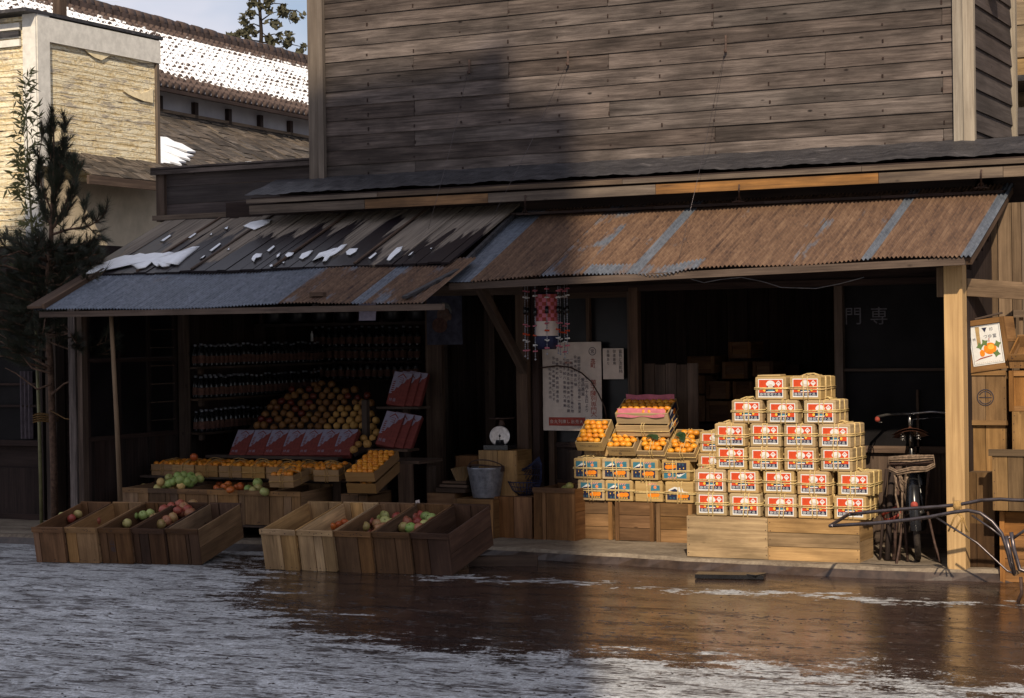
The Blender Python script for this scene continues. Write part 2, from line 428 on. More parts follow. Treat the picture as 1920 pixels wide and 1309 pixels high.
def tiles():
    m, nt, b = new_mat('snowy_roof_tile', .7, .3); N = NT(nt)
    uv = N.n('UVMap', _uv_map='UVMap').outputs[0]; sp = N.n('SeparateXYZ', Vector=uv)
    fv = N.math('FRACT', sp.outputs[1]); fu = N.math('FRACT', sp.outputs[0])
    big = N.noise(N.mapv(uv, (.12, .3, 1)), 1.0, 4, .6)
    fine = N.noise(N.mapv(uv, (1.1, 1.3, 1)), 1.0, 3, .6)
    lip = N.mul(N.ramp(fv, (.0, 1.0), (.30, 0.0)), N.ramp(N.math('FRACT', N.addf(fu, N.mul(fine, 1.6))), (.0, .15), (.25, 1.0), (.65, 1.0), (.95, .15)))
    eave = N.ramp(N.n('MapRange', Value=sp.outputs[1], i1=0.0, i2=13.0).outputs[0], (.04, .6), (.2, 0.0), (.9, 0.0), (1.0, .5))
    s_ = N.addf(N.addf(N.mul(big, .75), N.mul(N.noise(N.mapv(uv, (.6, .8, 1)), 1.0, 5, .75), .85)), N.addf(N.mul(lip, -.40), N.mul(eave, -1.0)))
    f = N.ramp(s_, (.565, 0.0), (.615, 1.0))
    tcol = N.ramp(fine, (.3, (.045, .03, .026)), (.7, (.11, .075, .062)))
    N.set(b, 'Base Color', N.mix(f, tcol, (.80, .82, .86)))
    return m
MAT['tile'] = tiles()
MAT['tile_dark'] = plain('bare_ridge_tile', (.06, .04, .034), .75, .3, .4, 3)
MAT['shingle'] = wood('weathered_shingle', (.040, .032, .026), (.15, .122, .098), .5, .2, var=1.0, gs=(3, 14))

def road_mat():
    m, nt, b = new_mat('icy_wet_road', .5, .5); N = NT(nt)
    o = N.n('TexCoord').outputs['Object']; sp = N.n('SeparateXYZ', Vector=o); X, Y = sp.outputs[0], sp.outputs[1]
    big = N.noise(N.mapv(o, (.7, .8, 1)), 1.0, 4, .55, .5)
    mid = N.noise(N.mapv(o, (1.5, 3.4, 1)), 1.4, 8, .70, .4)
    fin = N.noise(N.mapv(o, (17, 15, 1)), 1.5, 6, .74)
    grain = N.noise(N.mapv(o, (75, 50, 1)), 1.0, 3, .75)
    # wheel-drawn scratches along the street
    sc1 = N.math('ABSOLUTE', N.addf(N.noise(N.mapv(o, (.5, 3.4, 1)), 1.0, 6, .60, .25), -.5)); sc2 = N.math('ABSOLUTE', N.addf(N.noise(N.mapv(o, (1.2, 7.5, 1)), 1.0, 6, .62, .2), -.5))
    brk = N.ramp(N.noise(N.mapv(o, (3.0, 3, 1)), 1.3, 5, .68), (.44, 0.0), (.54, 1.0))
    lines = N.mul(N.math('MAXIMUM', N.ramp(sc1, (.008, 1.0), (.020, 0.0)), N.ramp(sc2, (.010, 1.0), (.026, 0.0))), brk)
    # thawed wet band in front of the sunny half of the shop
    sx = N.n('MapRange', Value=X, i1=-2.6, i2=.6, i3=0.0, i4=1.0).outputs[0]
    reach = N.addf(N.mul(sx, -2.35), -.9)
    band = N.n('MapRange', Value=N.math('SUBTRACT', Y, reach), i1=-1.5, i2=1.2, i3=0.0, i4=1.0).outputs[0]
    cut = N.n('MapRange', Value=X, i1=-2.6, i2=.2, i3=0.25, i4=1.0).outputs[0]
    wetb = N.mul(band, cut)
    ice = N.addf(N.addf(N.mul(mid, .62), N.mul(fin, .30)), N.addf(N.mul(big, .28), N.mul(grain, .12)))
    ice = N.addf(N.addf(ice, .06), N.mul(wetb, -.52))
    rc = N.addf(N.addf(Y, 1.10), N.mul(N.addf(N.noise(N.mapv(o, (1.4, .1, 1)), 1.0, 6, .7), -.5), -.8)); rid = N.math('ABSOLUTE', rc)
    rgx = N.ramp(N.n('MapRange', Value=X, i1=-1.0, i2=5.0, i3=0.0, i4=1.0).outputs[0], (.0, 0.0), (.16, 1.0))
    rn = N.noise(N.mapv(o, (3.0, 5, 1)), 1.3, 7, .70)
    ice = N.addf(ice, N.mul(N.mul(N.ramp(rid, (.03, 1.0), (.42, 0.0)), rgx), N.addf(N.mul(rn, 1.9), -.62)))
    f = N.ramp(ice, (.515, 0.0), (.56, 1.0)); f2 = N.ramp(ice, (.53, 0.0), (.74, 1.0))
    dirt = N.ramp(N.addf(N.mul(mid, .30), N.mul(fin, .70)), (.38, 1.0), (.50, 0.0))
    wv = N.addf(N.mul(mid, .62), N.addf(N.mul(fin, .26), N.mul(grain, .12)))
    wetc = N.ramp(wv, (.40, (.010, .006, .006)), (.48, (.030, .018, .015)), (.60, (.062, .038, .029)))
    fleck = N.mul(N.ramp(N.noise(N.mapv(o, (11, 9, 1)), 1.6, 5, .68), (.675, 0.0), (.70, 1.0)), N.ramp(big, (.40, 0.0), (.6, 1.0)))
    wetc = N.mix(fleck, wetc, (.50, .47, .45))
    f3 = N.ramp(N.addf(N.mul(fin, .55), N.addf(N.mul(grain, .33), N.mul(mid, .12))), (.42, 0.0), (.58, 1.0))
    icec = N.mix(f3, (.33, .325, .32), (.64, .655, .67)); icec = N.mix(N.ramp(mid, (.34, .40), (.44, 0.0)), icec, (.20, .18, .175))
    icec = N.mix(N.mul(dirt, .26), icec, (.16, .14, .135)); icec = N.mix(N.mul(lines, .95), icec, (.06, .048, .045)); icec = N.mix(N.ramp(grain, (.30, .35), (.5, 0.0)), icec, (.10, .09, .09))
    N.set(b, 'Base Color', N.mix(f, wetc, icec))
    N.set(b, 'Roughness', N.mix(f, N.ramp(wv, (.43, .30), (.52, .10)), (.65, .65, .65)))
    N.set(b, 'Specular IOR Level', N.mix(f, (.5, .5, .5), (.3, .3, .3)))
    h = N.addf(N.addf(N.mul(f2, .8), N.mul(lines, -.4)), N.addf(N.mul(fin, .35), N.mul(grain, .15)))
    N.set(b, 'Normal', N.bump(h, N.ramp(f, (0, .10), (1, .8)), .025))
    return m
MAT['road'] = road_mat()
def earth():
    m, nt, b = new_mat('packed_earth', .9, .2); N = NT(nt)
    o = N.n('TexCoord').outputs['Object']
    n1 = N.noise(N.mapv(o, (1.2, 2.5, 1)), 2.0, 6, .65); n2 = N.noise(o, 30, 5, .7)
    N.set(b, 'Base Color', N.ramp(N.addf(N.mul(n1, .6), N.mul(n2, .4)), (.35, (.09, .068, .052)), (.5, (.20, .16, .12)), (.66, (.30, .25, .19))))
    N.set(b, 'Normal', N.bump(N.addf(n1, N.mul(n2, .5)), .6, .012))
    return m
MAT['earth'] = earth(); MAT['wet_edge'] = plain('wet_earth_edge', (.05, .033, .025), .35, .5, .4, 12, bump=.5)

def fruitmat(name, ramp_, scale=6.0, rough=.4, bump=0.0):
    m, nt, b = new_mat(name, rough, .4); N = NT(nt)
    o = N.n('TexCoord').outputs['Object']; r = N.n('ObjectInfo').outputs['Random']
    of = N.n('CombineXYZ', X=N.mul(r, 53.0), Y=N.mul(r, 29.0)).outputs[0]
    n1 = N.noise(N.mapv(o, (1, 1, .7), of), scale*3, 4, .6)
    f = N.addf(n1, N.mul(N.addf(r, -.5), .42))
    c = N.ramp(f, *ramp_)
    sp = N.n('SeparateXYZ', Vector=o)
    N.set(b, 'Base Color', N.mix(1.0, c, N.n('ObjectInfo').outputs['Color'], 'MULTIPLY'))
    if bump: N.set(b, 'Normal', N.bump(N.noise(o, 160, 2), bump, .002))
    return m
MAT['mandarin'] = fruitmat('mandarin_peel', ((.3, (.62, .22, .02)), (.7, (.74, .33, .03))), 5, .36, .25)
MAT['apple_red'] = fruitmat('red_apple_skin', ((.32, (.34, .30, .10)), (.45, (.40, .17, .09)), (.62, (.30, .055, .04))), 6)
MAT['apple_green'] = fruitmat('green_apple_skin', ((.34, (.22, .32, .08)), (.55, (.36, .44, .14)), (.75, (.52, .36, .14))), 6)
MAT['persimmon'] = fruitmat('persimmon_skin', ((.3, (.46, .10, .03)), (.7, (.60, .17, .035))), 5, .3)
MAT['pear'] = fruitmat('russet_pear_skin', ((.3, (.42, .25, .09)), (.7, (.62, .42, .16))), 6, .6)
MAT['stem'] = plain('fruit_stem', (.06, .045, .025), .9, .1, .3, 40)
MAT['leaf'] = plain('dark_leaf', (.02, .045, .018), .35, .5, .4, 20)

# ================================================================== SETTING: ground
def subgrid(x0, x1, y0, y1, nx, ny, z):
    b = MB(); b.grid(lambda u, v: (x0+(x1-x0)*u, y0+(y1-y0)*v, z), nx, ny, smooth=False); return b
road = subgrid(-300, 300, -160, 300, 30, 30, 0.0).build('road', MAT['road']); props(road, kind='structure')
# beaten-earth shop floor with an uneven front edge (about 8 cm above the road)
edge = [(-9, -.36), (-6, -.34), (-4.9, -.30), (-3.2, -.24), (-1.6, .12), (-.9, .22), (-.3, .18), (.3, .12), (1.2, -.01), (1.8, -.04), (2.5, -.07), (3.0, -.05), (3.35, .02), (4.2, .1), (9, .12)]
ed2 = []
for i in range(len(edge)-1):
    n_ = max(1, int((edge[i+1][0]-edge[i][0])/.12))
    for k in range(n_):
        t = k/n_; ed2.append((edge[i][0]+(edge[i+1][0]-edge[i][0])*t, edge[i][1]+(edge[i+1][1]-edge[i][1])*t+R.uniform(-.012, .012)))
ed2.append(edge[-1])
b = MB()
fl = [(x, y, .075+R.uniform(-.005, .005)) for x, y in ed2]
k = len(fl)
b.add(fl+[(x, 9, .075) for x, y in ed2]+[(x, y-.035-R.uniform(0, .015), .0) for x, y in ed2],
      [(i, i+1, k+i+1, k+i) for i in range(k-1)]+[], 0)
b.add(fl+[(x, y-.022, .052) for x, y in ed2]+[(x, y-.045-R.uniform(0, .03), .0) for x, y in ed2], [(k+i, k+i+1, i+1, i) for i in range(k-1)], 0)
b.add([(x, y-.022, .052) for x, y in ed2]+[(x, y-.05-R.uniform(0, .03), .0) for x, y in ed2], [(k+i, k+i+1, i+1, i) for i in range(k-1)], 1)
props(b.build('shop_floor', [MAT['earth'], MAT['wet_edge']]), kind='structure')

# ================================================================== SHOP HOUSE
house = thing('wooden_shop', 'weathered two storey wooden fruit shop with clapboard upper wall and rusty tin awning', 'shop', Matrix.Identity(4))
WY, WX0, WX1 = 1.25, -2.56, 2.93
b = MB(); rowh = .128; z = 3.07
b.box(((WX0+WX1)/2, WY+.09, 4.3), (WX1-WX0-.02, .06, 2.5), 0, .1)
studs = [WX0+.9*i for i in range(1, 7)]
prevj = []
while z < 5.5:
    js = sorted(R.sample([s_ for s_ in studs if s_ not in prevj], R.choice((1, 1, 2)))); prevj = js
    xs = [WX0]+js+[WX1]
    for x0, x1 in zip(xs, xs[1:]):
        tl = R.uniform(-.0015, .0015)
        b.box(((x0+x1)/2, WY-.004+R.uniform(-.002, .002), z+rowh/2+tl), (x1-x0-.004, .016, rowh+.012), 0, None, 0, (rad(-5.0), 0, R.uniform(-.0006, .0006)))
    z += rowh
b.build('clapboard_wall', MAT['clap'], house)
# nail heads in rows over the studs
b = MB()
z = 3.07
while z < 5.4:
    for s_ in [WX0+.45*i for i in range(1, 13)]:
        if R.random() < .8:
            b.box((s_+R.uniform(-.01, .01), WY-.020, z+.03+R.uniform(-.006, .01)), (R.uniform(.008, .014), .004, R.uniform(.010, .034)), 2)
    z += rowh
b.build('nail_stains', plain('nail_rust_stain', (.035, .024, .022), .9, .1, .4, 40), house)['kind'] = 'stuff'
b = MB(); b.box((-2.64, WY-.03, 4.2), (.10, .05, 2.45), 2, .6); b.box((-2.56, WY-.045, 4.2), (.055, .045, 2.45), 2, .85)
b.build('corner_board', MAT['grey_post'], house).color = (.50, .46, .45, 1)
b = MB(); b.box((2.965, WY-.035, 4.25), (.075, .045, 2.45), 2, .75); b.box((3.045, WY-.045, 4.25), (.08, .055, 2.45), 2, .95)
b.build('corner_board', MAT['grey_post'], house)
# side wall facing right; a neighbour's shadow is put into its dark board colour
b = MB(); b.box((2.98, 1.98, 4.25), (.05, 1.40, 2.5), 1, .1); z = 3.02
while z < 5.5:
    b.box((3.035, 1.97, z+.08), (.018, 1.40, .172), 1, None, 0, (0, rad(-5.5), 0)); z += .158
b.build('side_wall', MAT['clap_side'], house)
b = MB(); b.box((3.05, 2.70, 4.25), (.06, .07, 2.5), 2, .8); b.build('corner_board', MAT['grey_post'], house)
# small vent bracket high on the side wall
b = MB(); b.box((3.10, 1.86, 4.30), (.10, .16, .05), 1); b.box((3.13, 1.92, 4.36), (.05, .05, .12), 2); b.build('wall_bracket', MAT['palepost'], house)

# pent roof of tarred boards with fascia
b = MB()
def pent(u, v):
    x = -3.06+7.6*u; n1 = .004*math.sin(x*7.3)+.004*math.sin(x*17.1+1)+.003*math.sin(x*53)
    y = .735+(WY-.02-.735)*v; z = 2.935+.165*v+n1*(1-.5*v)+.012*math.sin(x*31+v*9)*v*(1-v)*2
    return (x, y, z)
b.grid(pent, 190, 8, smooth=False)
b.grid(lambda u, v: (3.06+1.5*u, WY-.02+1.5*v, 3.10+.10*v), 8, 6, smooth=False)
pr = b.build('pent_roof', MAT['felt'], house)
b = MB(); x = -3.04
for L in (1.3, 2.2, 1.9, 2.15): b.box((x+L/2, .745, 2.880), (L-.004, .03, .036), 0); x += L
b.build('drip_board', MAT['fascia'], pr)
b = MB(); x = -3.02
for L, r_, mo in ((1.15, .15, 0), (1.15, .75, 1), (1.45, .55, 0), (1.75, .95, 1), (.9, .6, 0), (1.1, .5, 0)):
    b.box((x+L/2, .760+R.uniform(-.002, .002), 2.808), (L-.004, .03, .075), 0, r_, mo); x += L
b.build('fascia_board', [MAT['fascia'], MAT['fascia_orange']], pr)
b = MB()
b.box((-.2, 1.12, 2.80), (6.6, .06, .22), 0, .2); b.box((.75, 1.215, 2.98), (7.5, .03, .20), 0, .2); b.box((3.9, 1.16, 2.8), (1.35, .04, .5), 0, .2); b.box((3.27, 1.32, 2.72), (.6, .03, .5), 0, .2); b.box((.75, 1.0, 2.905), (7.5, .5, .012), 0, .2); b.build('soffit_board', MAT['dark'], pr)

# parapet of boards left of the upper storey
b = MB(); z = 2.79
for hh in (.15, .16, .14):
    b.box((-3.43, 1.30, z+hh/2), (1.72, .025, hh-.004), 0); z += hh
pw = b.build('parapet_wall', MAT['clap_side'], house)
b = MB(); b.box((-4.33, 1.28, 3.02), (.09, .06, .47), 2); b.build('end_post', MAT['old'], pw)
b = MB(); b.box((-3.48, 1.28, 3.262), (1.86, .13, .028), 0, .9); b.box((-3.48, 1.225, 3.235), (1.86, .02, .05), 0, .5); b.build('coping', MAT['clap'], pw)
b = MB(); b.box((-3.75, 1.20, 2.815), (1.25, .03, .045), 0, .75); b.build('ledge_strip', MAT['fascia'], pw)
b = MB(); b.box((-4.31, 2.2, 2.9), (.03, 1.7, .75), 1); b.build('end_wall', MAT['old'], house)

# corrugated awning, right
AX0, AX1 = -.60, 3.385
seams = [AX0, -.36, .20, .52, .98, 1.62, 2.12, 2.70, AX1]
rv = [.12, .90, .60, .80, .84, .93, .82, .97]
b = MB()
def aw(x, v):
    u = (x-AX0)/(AX1-AX0)
    zl = 2.112+.075*u+.010*math.sin(x*5.1)-.028*math.exp(-((x-1.17)/.16)**2)
    zu = 2.722+.022*u
    y = -.25+1.36*v+.012*math.sin(x*3.3)*(1-v)
    am = .0075 if x > -.36 else 0.0015
    return (x, y, zl+(zu-zl)*v+am*math.sin(2*math.pi*x/.0305)-.012*v*(1-v))
for k in range(len(seams)-1):
    x0, x1 = seams[k], seams[k+1]+(.02 if k < len(seams)-2 else 0); n_ = max(4, int((x1-x0)/.0305*6))
    vs_ = []; NV = 8
    for j in range(NV+1):
        for i in range(n_+1):
            p = aw(x0+(x1-x0)*i/n_, j/NV); vs_.append((p[0], p[1]-(R.uniform(0, .012) if j == 0 and k % 3 == 1 else 0), p[2]+.004*(k % 2)))
    for j in range(NV):
        for i in range(n_):
            x = x0+(x1-x0)*(i+.5)/n_; v = (j+.5)/NV
            a2 = 0.0
            if 2.62 < x < 2.70: a2 = 1
            elif .90-.0*v < x < .99: a2 = 1
            elif x > 3.31: a2 = 1
            elif x < -.36: a2 = 1
            if v < .14 and .55 < x < 1.45: a2 = max(a2, .45)
            if 2.1 < x < 2.2 and v < .6: a2 = max(a2, .35)
            f = (j*(n_+1)+i, j*(n_+1)+i+1, (j+1)*(n_+1)+i+1, (j+1)*(n_+1)+i)
            b.add([vs_[q] for q in f], [(0, 1, 2, 3)], 0, [[(x0+(x1-x0)*ii/n_, jj/NV*1.48) for ii, jj in ((i, j), (i+1, j), (i+1, j+1), (i, j+1))]], rv[k], a2, False)
awn = b.build('corrugated_awning', MAT['rust'], house)
b = MB(); b.beam((AX0+.05, -.225, 2.075), (AX1-.05, -.225, 2.15), .05, .05, .7); b.build('eave_batten', MAT['old'], awn)
b = MB(); b.beam((AX1-.03, -.22, 2.15), (AX1-.03, 1.1, 2.70), .04, .05, .4); b.build('verge_batten', MAT['old'], awn)
for x in (.35, 1.25, 2.2, 3.1):
    b = MB(); b.beam((x, -.2, 2.09+.019*x), (x, 1.1, 2.67), .05, .05, .4); b.build('rafter', MAT['dark'], awn)
b = MB(); b.beam((AX0+.02, .35, 2.33), (AX1-.06, .35, 2.38), .05, .04, .4); b.build('purlin', MAT['dark'], awn)
# iron hooks from the fascia to the awning
for px, y0, y1 in ((985, 366, 402), (1386, 346, 378), (1840, 318, 352)):
    p = FY(px, y0, .735); q = FY(px, y1, .90)
    b = MB(); b.tube([p, p+Vector((0, -.01, -.05)), (p+q)/2, q], .0065, 6)
    b.tube([q+Vector((.02*math.cos(t), -.01, .02*math.sin(t)+.015)) for t in [k*math.pi/4 for k in range(8)]], .005, 5, closed=True)
    b.tube([q+Vector((-.05, -.02, -.004)), q+Vector((0, -.012, .006)), q+Vector((.05, -.02, -.004))], .006, 5)
    b.build('hook', MAT['iron'], awn)

# plank lean-to roof, left (local X along the eave, local Y up the slope)
SL = math.atan2(.50, 1.2)
PM = Matrix.Translation((0, -.12, 2.245)) @ Matrix.Rotation(SL, 4, 'X')
b = MB(); x = -4.16
while x < -.62:
    wd = R.uniform(.075, .145); wd = min(wd, -.60-x)
    L = 1.33+R.uniform(-.015, .01)
    b.box((x+wd/2, L/2-R.uniform(0, .02), .012+R.uniform(0, .012)), (wd-.006, L, .018), 1, None, 0, (0, R.uniform(-.03, .03), 0)); x += wd
b.box((-2.4, .66, -.004), (3.5, 1.32, .012), 1, .3)
pk = b.build('plank_roof', MAT['plank'], house, M=PM)
for x in (-3.55, -3.0, -2.2, -1.45):
    b = MB(); b.box((x, .66, .036), (.022, 1.3, .012), 1); b.build('seam_batten', MAT['old'], pk)
b = MB(); b.box((-2.38, -.004, -.035), (3.5, .03, .06), 0, .2); b.build('lower_edge_board', MAT['dark'], pk)
b = MB(); b.beam((-4.03, -.08, 2.285), (-4.03, -.84, 1.985), .15, .02, .8, upv=(0, -.35, 1)); b.beam((-3.94, -.06, 2.30), (-3.94, -.84, 1.99), .025, .04, .95, upv=(0, -.35, 1)); b.build('verge_board', MAT['old'], house)
# strip of corrugated iron below it
seams = [-4.06, -3.35, -2.45, -1.72, -1.35, -.98, -.46]; rv = [.10, .16, .22, .62, .70, .66]
b = MB()
for k in range(6):
    x0, x1 = seams[k], seams[k+1]; n_ = int((x1-x0)/.0305*6); NV = 5
    def lw(x, v):
        return (x, -.82+.86*v+.010*math.sin(x*2.3)*(1-v), 1.955+.012*math.sin(x*2.9)+.355*v+.0065*math.sin(2*math.pi*x/.0305)+.004*(k % 2))
    for j in range(NV):
        for i in range(n_):
            x = x0+(x1-x0)*(i+.5)/n_
            a2 = .8 if -1.06 < x < -.96 else 0
            q = [(i, j), (i+1, j), (i+1, j+1), (i, j+1)]
            b.add([lw(x0+(x1-x0)*ii/n_, jj/NV) for ii, jj in q], [(0, 1, 2, 3)], 0, [[(x0+(x1-x0)*ii/n_, jj/NV*.93) for ii, jj in q]], rv[k], a2)
lo = b.build('lower_awning', MAT['rust'], house)
b = MB(); b.beam((-4.0, -.80, 1.925), (-.30, -.80, 1.915), .04, .045, .85); b.build('eave_batten', MAT['old'], lo)
for x in (-3.6, -2.5, -1.4):
    b = MB(); b.beam((x, -.78, 1.93), (x, 1.1, 2.68), .05, .05, .3); b.build('rafter', MAT['dark'], lo)
b = MB(); b.beam((-.62, -.80, 1.99), (-.50, -.20, 2.20), .05, .02, .3); b.beam((-.55, -.2, 2.17), (-.6, 1.1, 2.74), .03, .03, .3); b.build('flashing', MAT['felt'], lo)

# posts, brace, beams
def post(x, y, z0, z1, wx, wy, mat, r_, name='post', lean=0.0):
    b = MB(); b.beam((x+lean, y, z0), (x, y, z1), wy, wx, r_, upv=(1, 0, 0)); return b.build(name, MAT[mat], house)
post(3.195, .055, .03, 2.14, .125, .125, 'fresh', .7)
b = MB(); b.box((3.10, .06, 2.02), (.05, .06, .20), 2, .4); b.build('post_cleat', MAT['lattice'], house)
post(-.63, 1.18, .07, 2.62, .10, .10, 'old', .8)
post(-.53, 1.22, .07, 2.62, .06, .08, 'dark', .8)
b = MB()
b.beam((-4.12, -.25, .05), (-4.12, -.25, 2.05), .06, .07, .9, upv=(1, 0, 0)); b.build('post', MAT['clap'], house)
b = MB(); b.beam((-4.05, -.23, .05), (-4.05, -.23, 2.05), .07, .05, .6, upv=(1, 0, 0)); b.build('post', MAT['old'], house)
post(-4.0, 1.12, .07, 2.55, .07, .08, 'old', .7)
b = MB(); b.beam((-.605, 1.12, 1.42), (-.44, -.02, 2.13), .055, .075, .55); b.build('brace', MAT['old'], house)
b = MB(); b.beam((-1.55, 1.14, 2.085), (-.60, 1.14, 2.075), .06, .085, .45); b.build('tie_beam', MAT['old'], house)
pp = [FY(208, 592, -.66)+Vector((0, 0, .05))]; base = Vector((pp[0].x+.03, -.60, .0))
b = MB(); b.tube([base, base.lerp(pp[0], .5)+Vector((.006, 0, 0)), pp[0]], [.021, .019, .017], 8, rnd=.8); b.build('pole_prop', MAT['lattice'], house)

# glazed side partition at the left end (runs back from the street)
b = MB()
PX = -4.07
def pr_(y0, y1, z0, z1, t=.035, r_=None, g=1): b.box((PX, (y0+y1)/2, (z0+z1)/2), (t, y1-y0, z1-z0), g, r_)
pr_(-.2, 1.12, .10, .30, .05); pr_(-.2, 1.12, .86, .90, .05); pr_(-.2, 1.12, 1.52, 1.555, .045); pr_(-.2, 1.12, 1.98, 2.06, .05)
for y in (-.15, .26, .68, 1.06): pr_(y-.018, y+.018, .30, 2.0, .042, g=2)
part = b.build('glazed_partition', MAT['dark'], house)
b = MB(); y = -.2
while y < 1.1: b.box((PX-.01, y+.07, .59), (.015, .137, .55), 2); y += .14
b.build('lower_panel', MAT['dark'], part)
b = MB(); b.box((PX-.005, .46, 1.21), (.006, 1.30, .62), 1); b.box((PX-.005, .46, 1.77), (.006, 1.30, .42), 1); b.build('pane', MAT['glass'], part)
b = MB()
for k in range(6): b.box((PX+.02, .87, 1.0+.16*k), (.012, .34, .010), 1)
b.build('glazing_bar', MAT['old'], part)

# interior: left wall, back wall, ceiling, right wall
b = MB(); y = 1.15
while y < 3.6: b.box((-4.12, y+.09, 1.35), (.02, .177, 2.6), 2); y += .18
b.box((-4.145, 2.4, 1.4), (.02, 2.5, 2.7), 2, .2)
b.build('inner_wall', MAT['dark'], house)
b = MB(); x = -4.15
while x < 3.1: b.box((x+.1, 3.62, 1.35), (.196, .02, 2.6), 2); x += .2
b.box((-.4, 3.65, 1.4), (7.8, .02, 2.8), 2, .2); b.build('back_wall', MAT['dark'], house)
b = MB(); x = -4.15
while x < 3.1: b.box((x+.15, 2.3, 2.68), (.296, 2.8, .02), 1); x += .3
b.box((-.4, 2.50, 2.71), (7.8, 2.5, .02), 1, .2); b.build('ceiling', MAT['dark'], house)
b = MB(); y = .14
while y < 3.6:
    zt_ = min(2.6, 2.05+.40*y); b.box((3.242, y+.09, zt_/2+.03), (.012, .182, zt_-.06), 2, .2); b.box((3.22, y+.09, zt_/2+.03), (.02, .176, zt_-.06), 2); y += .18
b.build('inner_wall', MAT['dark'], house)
b = MB(); b.box((-2.35, 3.0, 1.3), (.09, .09, 2.5), 2); b.box((-1.55, 2.4, 1.3), (.10, .10, 2.5), 2); b.build('inner_post', MAT['old'], house)

# inner front, right half: header, sliding doors, windows
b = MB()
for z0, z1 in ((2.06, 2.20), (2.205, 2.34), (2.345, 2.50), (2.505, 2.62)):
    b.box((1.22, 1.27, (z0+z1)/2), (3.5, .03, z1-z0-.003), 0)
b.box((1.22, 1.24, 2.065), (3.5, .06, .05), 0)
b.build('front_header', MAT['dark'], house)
b = MB()
b.box((.335, 1.24, 1.07), (.075, .07, 2.0), 2, .95); b.box((.285, 1.25, 1.07), (.025, .05, 2.0), 2, .3)
b.box((-.42, 1.26, 1.07), (.05, .05, 2.0), 2, .4); b.box((-.08, 1.26, 1.84), (.03, .04, .42), 2, .4); b.box((-.05, 1.25, 2.02), (.66, .04, .05), 0, .5)
sd_ = b.build('sliding_door_frame', MAT['old'], house)
b = MB(); b.box((-.07, 1.30, .45), (.72, .02, .74), 2, .3); b.box((-.07, 1.275, .80), (.72, .03, .04), 0, .5); b.box((-.07, 1.275, .50), (.72, .03, .03), 0, .5); b.build('kick_panel', MAT['dark'], sd_)
b = MB(); b.box((-.07, 1.31, 1.4), (.72, .006, 1.2), 0); b.build('pane', MAT['glass'], sd_)
b = MB(); x = .40
for k in range(5): b.box((x+.045, 1.27, .76), (.088, .02, 1.40-.02*(k % 2)), 2); x += .092
b.build('board_screen', MAT['old'], house)
b = MB(); b.box((2.02, 1.25, 1.07), (.065, .06, 2.0), 2, .85); b.box((2.97, 1.25, 1.07), (.06, .06, 2.0), 2, .3)
b.box((2.5, 1.25, .80), (.90, .05, .05), 0, .9); b.box((2.5, 1.25, 1.40), (.9, .03, .02), 0, .3); b.box((2.5, 1.26, .12), (.9, .05, .1), 0)
b.box((2.62, 1.24, 1.0), (.018, .03, .5), 2, .8)
gd = b.build('glass_door_frame', MAT['old'], house)
b = MB(); x = 2.06
for k in range(5): b.box((x+.09, 1.275, .47), (.176, .02, .62), 2); x += .18
b.build('kick_panel', MAT['old'], gd)
b = MB(); b.box((2.5, 1.285, 1.44), (.90, .006, 1.24), 0); b.build('pane', MAT['dimglass'], gd)
b = MB(); b.M = Matrix.Translation((0, 1.270, 0)) @ Matrix.Rotation(math.pi/2, 4, 'X')
pa, pb = FY(1600, 593, 1.27), FY(1648, 592, 1.27)
b.text('門', pa.x, pa.z, .145); b.text('専', pb.x, pb.z, .145); b.build('painted_lettering', plain('faded_white_paint', (.11, .105, .12), .8, .1, .3, 30), gd)
# loose wire under the awning
b = MB(); b.tube([FY(x, y, .5) for x, y in ((1280, 512), (1298, 524), (1320, 530), (1350, 524), (1390, 520), (1430, 528), (1465, 539), (1530, 541), (1575, 532), (1620, 520))], .0035, 5)
props(b.build('loose_wire', MAT['galv']), 'thin wire sagging beneath the right awning edge', 'wire')

# guy wires and the iron spikes that hold them on the clapboards
for i, (sx, sy, sy2, ex, ey, lab) in enumerate(((880, 112, 138, 803, 430, 'thin guy wire from the left iron spike down to the plank roof'),
                                     (1065, 95, 122, 925, 405, 'thin guy wire from the middle iron spike in the clapboards'), (1361, 66, 98, 1272, 490, 'thin guy wire from the right iron spike down to the tin awning'))):
    t = thing('guy_wire', lab, 'wire', FY(sx, sy, WY-.03), 'guy wires on the upper wall')
    Mi = t.matrix_world.inverted()
    b = MB(); b.M = Mi; p = FY(sx, sy, WY-.02); q = FY(sx, sy2, WY-.04)
    b.beam(p, q, .016, .014); b.tube([q, q+Vector((0, -.03, -.005)), q+Vector((0, -.035, .02))], .006, 5); b.build('spike', MAT['iron'], t)
    e = FY(ex, ey, .55 if i < 2 else .0)
    b = MB(); b.M = Mi; b.tube([q+Vector((0, -.03, 0)), q.lerp(e, .5)+Vector((0, 0, -.02)), e], .0015, 5); b.build('strand', MAT['steel'], t)

